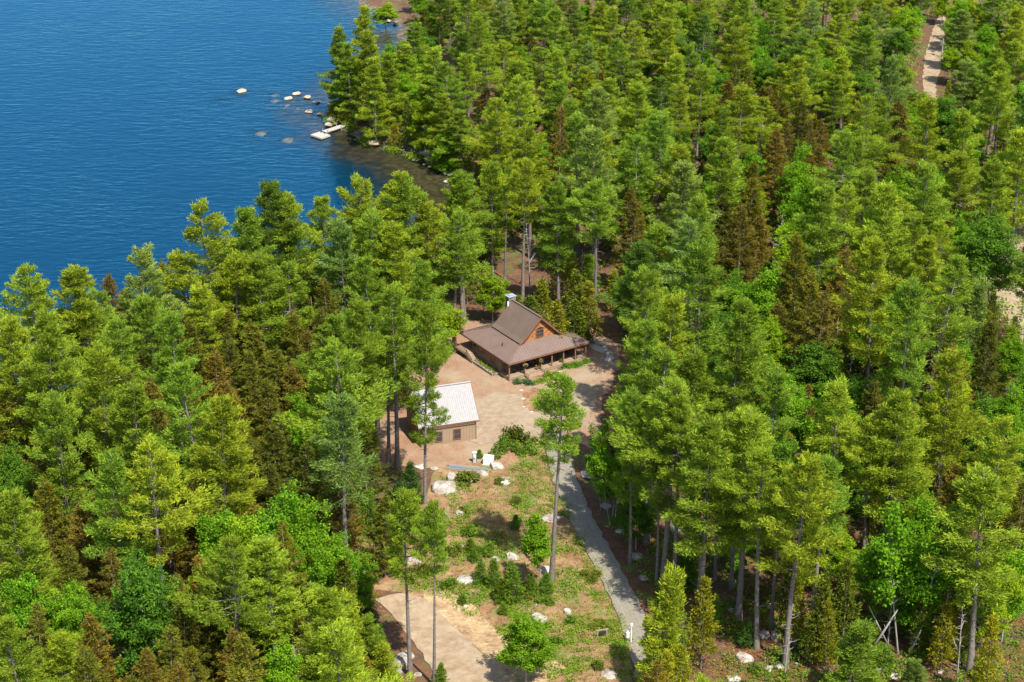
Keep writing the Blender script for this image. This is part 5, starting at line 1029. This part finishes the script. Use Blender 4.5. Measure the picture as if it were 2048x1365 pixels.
# ------------------------------------------------------------------ labels for the surveyed forest
ZONES = [((600, 0, 700, 300), 'on the outer tip of the point'), ((700, 0, 800, 300), 'on the point between the two coves'), ((800, 0, 960, 170), 'behind the upper cove'), ((800, 170, 960, 360), 'just behind the rocky cove shore'),
 ((960, -99, 1130, 90), 'along the top edge above the cabin'), ((1130, -99, 1300, 90), 'along the top edge, mid-forest'), ((1300, -99, 1480, 90), 'along the top edge near mid-right'), ((1480, -99, 1660, 90), 'along the top edge left of the road'), ((1660, -99, 1860, 110), 'beside the top stretch of dirt road'), ((1860, -99, 2200, 90), 'in the top corner past the road'),
 ((960, 90, 1130, 240), 'in the high wood inland of the point'), ((1130, 90, 1300, 240), 'in the high wood mid-forest'), ((1300, 90, 1480, 240), 'around the upper bright maples'), ((1480, 90, 1680, 240), 'in the high wood left of the road'), ((1680, 110, 1880, 240), 'below the end of the dirt road'), ((1860, 90, 2200, 240), 'right of the dirt road'),
 ((950, 240, 1130, 380), 'inland of the cove head'), ((1130, 240, 1300, 380), 'far behind the cabin'), ((1300, 240, 1480, 380), 'in the middle wood behind the yard'), ((1480, 240, 1680, 380), 'around the tall olive spruces'), ((1680, 240, 1880, 380), 'in the mixed wood below the road'), ((1880, 240, 2200, 420), 'above the shaded bend of road'),
 ((-99, 400, 180, 700), 'in the lakeside row at the far left'), ((180, 400, 360, 700), 'in the lakeside row at the brown spruce'), ((360, 300, 500, 600), 'in the lakeside row at the tallest pine'), ((500, 300, 640, 540), 'in the lakeside row at the dark-topped pine'), ((640, 300, 760, 500), 'in front of the cove mouth'), ((760, 300, 900, 500), 'in front of the brown shallows'),
 ((900, 300, 1060, 680), 'directly behind the cabin'), ((1060, 380, 1230, 700), 'behind the right end of the cabin'), ((1230, 380, 1400, 560), 'between cabin and middle wood'), ((1400, 380, 1560, 560), 'above the big bright maple'), ((1560, 380, 1740, 560), 'in the olive stand past the maple'), ((1740, 380, 1900, 560), 'in the thin young stand'), ((1900, 380, 2200, 560), 'at the lower stretch of dirt road'),
 ((360, 540, 500, 800), 'in the olive spruce stand'), ((500, 500, 640, 760), 'in the spruce stand around the white snag'), ((640, 480, 780, 640), 'between the snag and the cabin'), ((780, 480, 900, 640), 'beside the left end of the cabin'), ((640, 640, 840, 760), 'left of the yard'),
 ((-99, 700, 130, 880), 'at the left edge below the lakeside row'), ((130, 700, 260, 880), 'below the brown-topped lakeside spruce'), ((260, 700, 400, 880), 'in the left wood beside the olive stand'), ((400, 760, 540, 940), 'around the broad middle-left pine'), ((540, 740, 840, 960), 'left of the shed'),
 ((1230, 560, 1400, 760), 'just right of the cabin yard'), ((1400, 560, 1580, 760), 'around the big bright maple'), ((1580, 560, 1740, 760), 'above the round deep green maple'), ((1740, 560, 1900, 760), 'in the right-hand slope wood'), ((1900, 560, 2200, 760), 'at the right edge below the road'),
 ((1170, 740, 1350, 960), 'beside the upper driveway'), ((1350, 740, 1500, 960), 'inland of the upper driveway'), ((1500, 740, 1650, 960), 'in front of the round deep green maple'), ((1650, 740, 1800, 960), 'in the wood right of the round maple'), ((1800, 740, 1950, 960), 'on the right slope of yellow-green pines'), ((1950, 740, 2200, 960), 'at the right edge mid-height'),
 ((-99, 880, 120, 1040), 'at the left edge, mid-height'), ((120, 880, 260, 1040), 'in the lower left spruces'), ((260, 880, 400, 1040), 'behind the bright lower maples'), ((400, 940, 700, 1090), 'among the bright lower maples'), ((700, 960, 880, 1200), 'in the fir thicket by the clearing'),
 ((-99, 1040, 120, 1200), 'above the bottom left maples'), ((120, 1040, 260, 1200), 'beside the tall deep green maple'), ((260, 1040, 420, 1200), 'around the tall deep green maple'), ((420, 1090, 620, 1230), 'below the bright lower maples'), ((620, 1090, 840, 1365), 'beside the sandy track'),
 ((-99, 1200, 130, 1500), 'in the bottom left corner'), ((130, 1200, 280, 1500), 'on the bottom edge near the corner'), ((280, 1200, 450, 1500), 'on the bottom edge under the maple'), ((450, 1200, 640, 1500), 'on the bottom edge left of the track'),
 ((840, 960, 1160, 1500), 'in the open clearing'), ((840, 820, 1160, 960), 'at the top of the clearing'), ((1160, 960, 1380, 1160), 'across the driveway from the lone pine'), ((1160, 1160, 1450, 1500), 'beside the lower driveway'), ((1380, 960, 1560, 1160), 'among the tall bare trunks'), ((1560, 960, 1720, 1160), 'behind the bare trunks at lower right'), ((1720, 960, 1880, 1160), 'around the lower right maples'), ((1880, 960, 2200, 1160), 'at the right edge, lower down'),
 ((1450, 1160, 1700, 1500), 'on the red floor at lower right'), ((1700, 1160, 1870, 1500), 'around the small pine at lower right'), ((1870, 1160, 2200, 1500), 'in the bottom right corner')]
ORD = ['first', 'second', 'third', 'fourth', 'fifth', 'sixth', 'seventh', 'eighth', 'ninth', 'tenth', 'eleventh', 'twelfth', 'thirteenth', 'fourteenth', 'fifteenth', 'sixteenth', 'seventeenth', 'eighteenth', 'nineteenth', 'twentieth']
cells = {}
for t in TREES:
    if t['o'] is None: continue
    px, py, _ = PJ(t['x'], t['y'], t['h']*.85); t['px'] = px
    zn = next((z for r_, z in ZONES if r_[0] <= px < r_[2] and r_[1] <= py < r_[3]), None)
    if zn is None:
        zn = min(ZONES, key=lambda r: (max(r[0][0]-px, 0, px-r[0][2]))**2+(max(r[0][1]-py, 0, py-r[0][3]))**2)[1]
    t['zone'] = zn
    g_ = {'edge': 'white pines of the forest', 'pine': 'white pines of the forest', 'high': 'white pines of the forest', 'young': 'young pines', 'spruce': 'spruces of the forest', 'maple': 'broadleaf trees of the forest', 'thin': 'broadleaf trees of the forest', 'cedar': 'cedars', 'fir': 'small firs', 'snag': 'dead trees', 'bush': 'low bushes'}[t['kind']]
    t['o']['group'] = g_
    if t['label'] is None: cells.setdefault((zn, t['kind'], t['tone']), []).append(t)
for (zn, k, tone), L_ in cells.items():
    L_.sort(key=lambda t: t['px'])
    for i, t in enumerate(L_):
        nm = tone+' '+WORD[k]
        if len(L_) == 1: lb = 'the only %s %s' % (nm, zn)
        elif len(L_) == 2: lb = '%s %s of two %s' % (nm, ['leftmost', 'rightmost'][i], zn)
        else: lb = '%s, %s from the left %s' % (nm, ORD[min(i, 19)], zn)
        if len(lb.split()) > 16: lb = lb.replace('from the left', 'from left')
        t['o']['label'] = lb
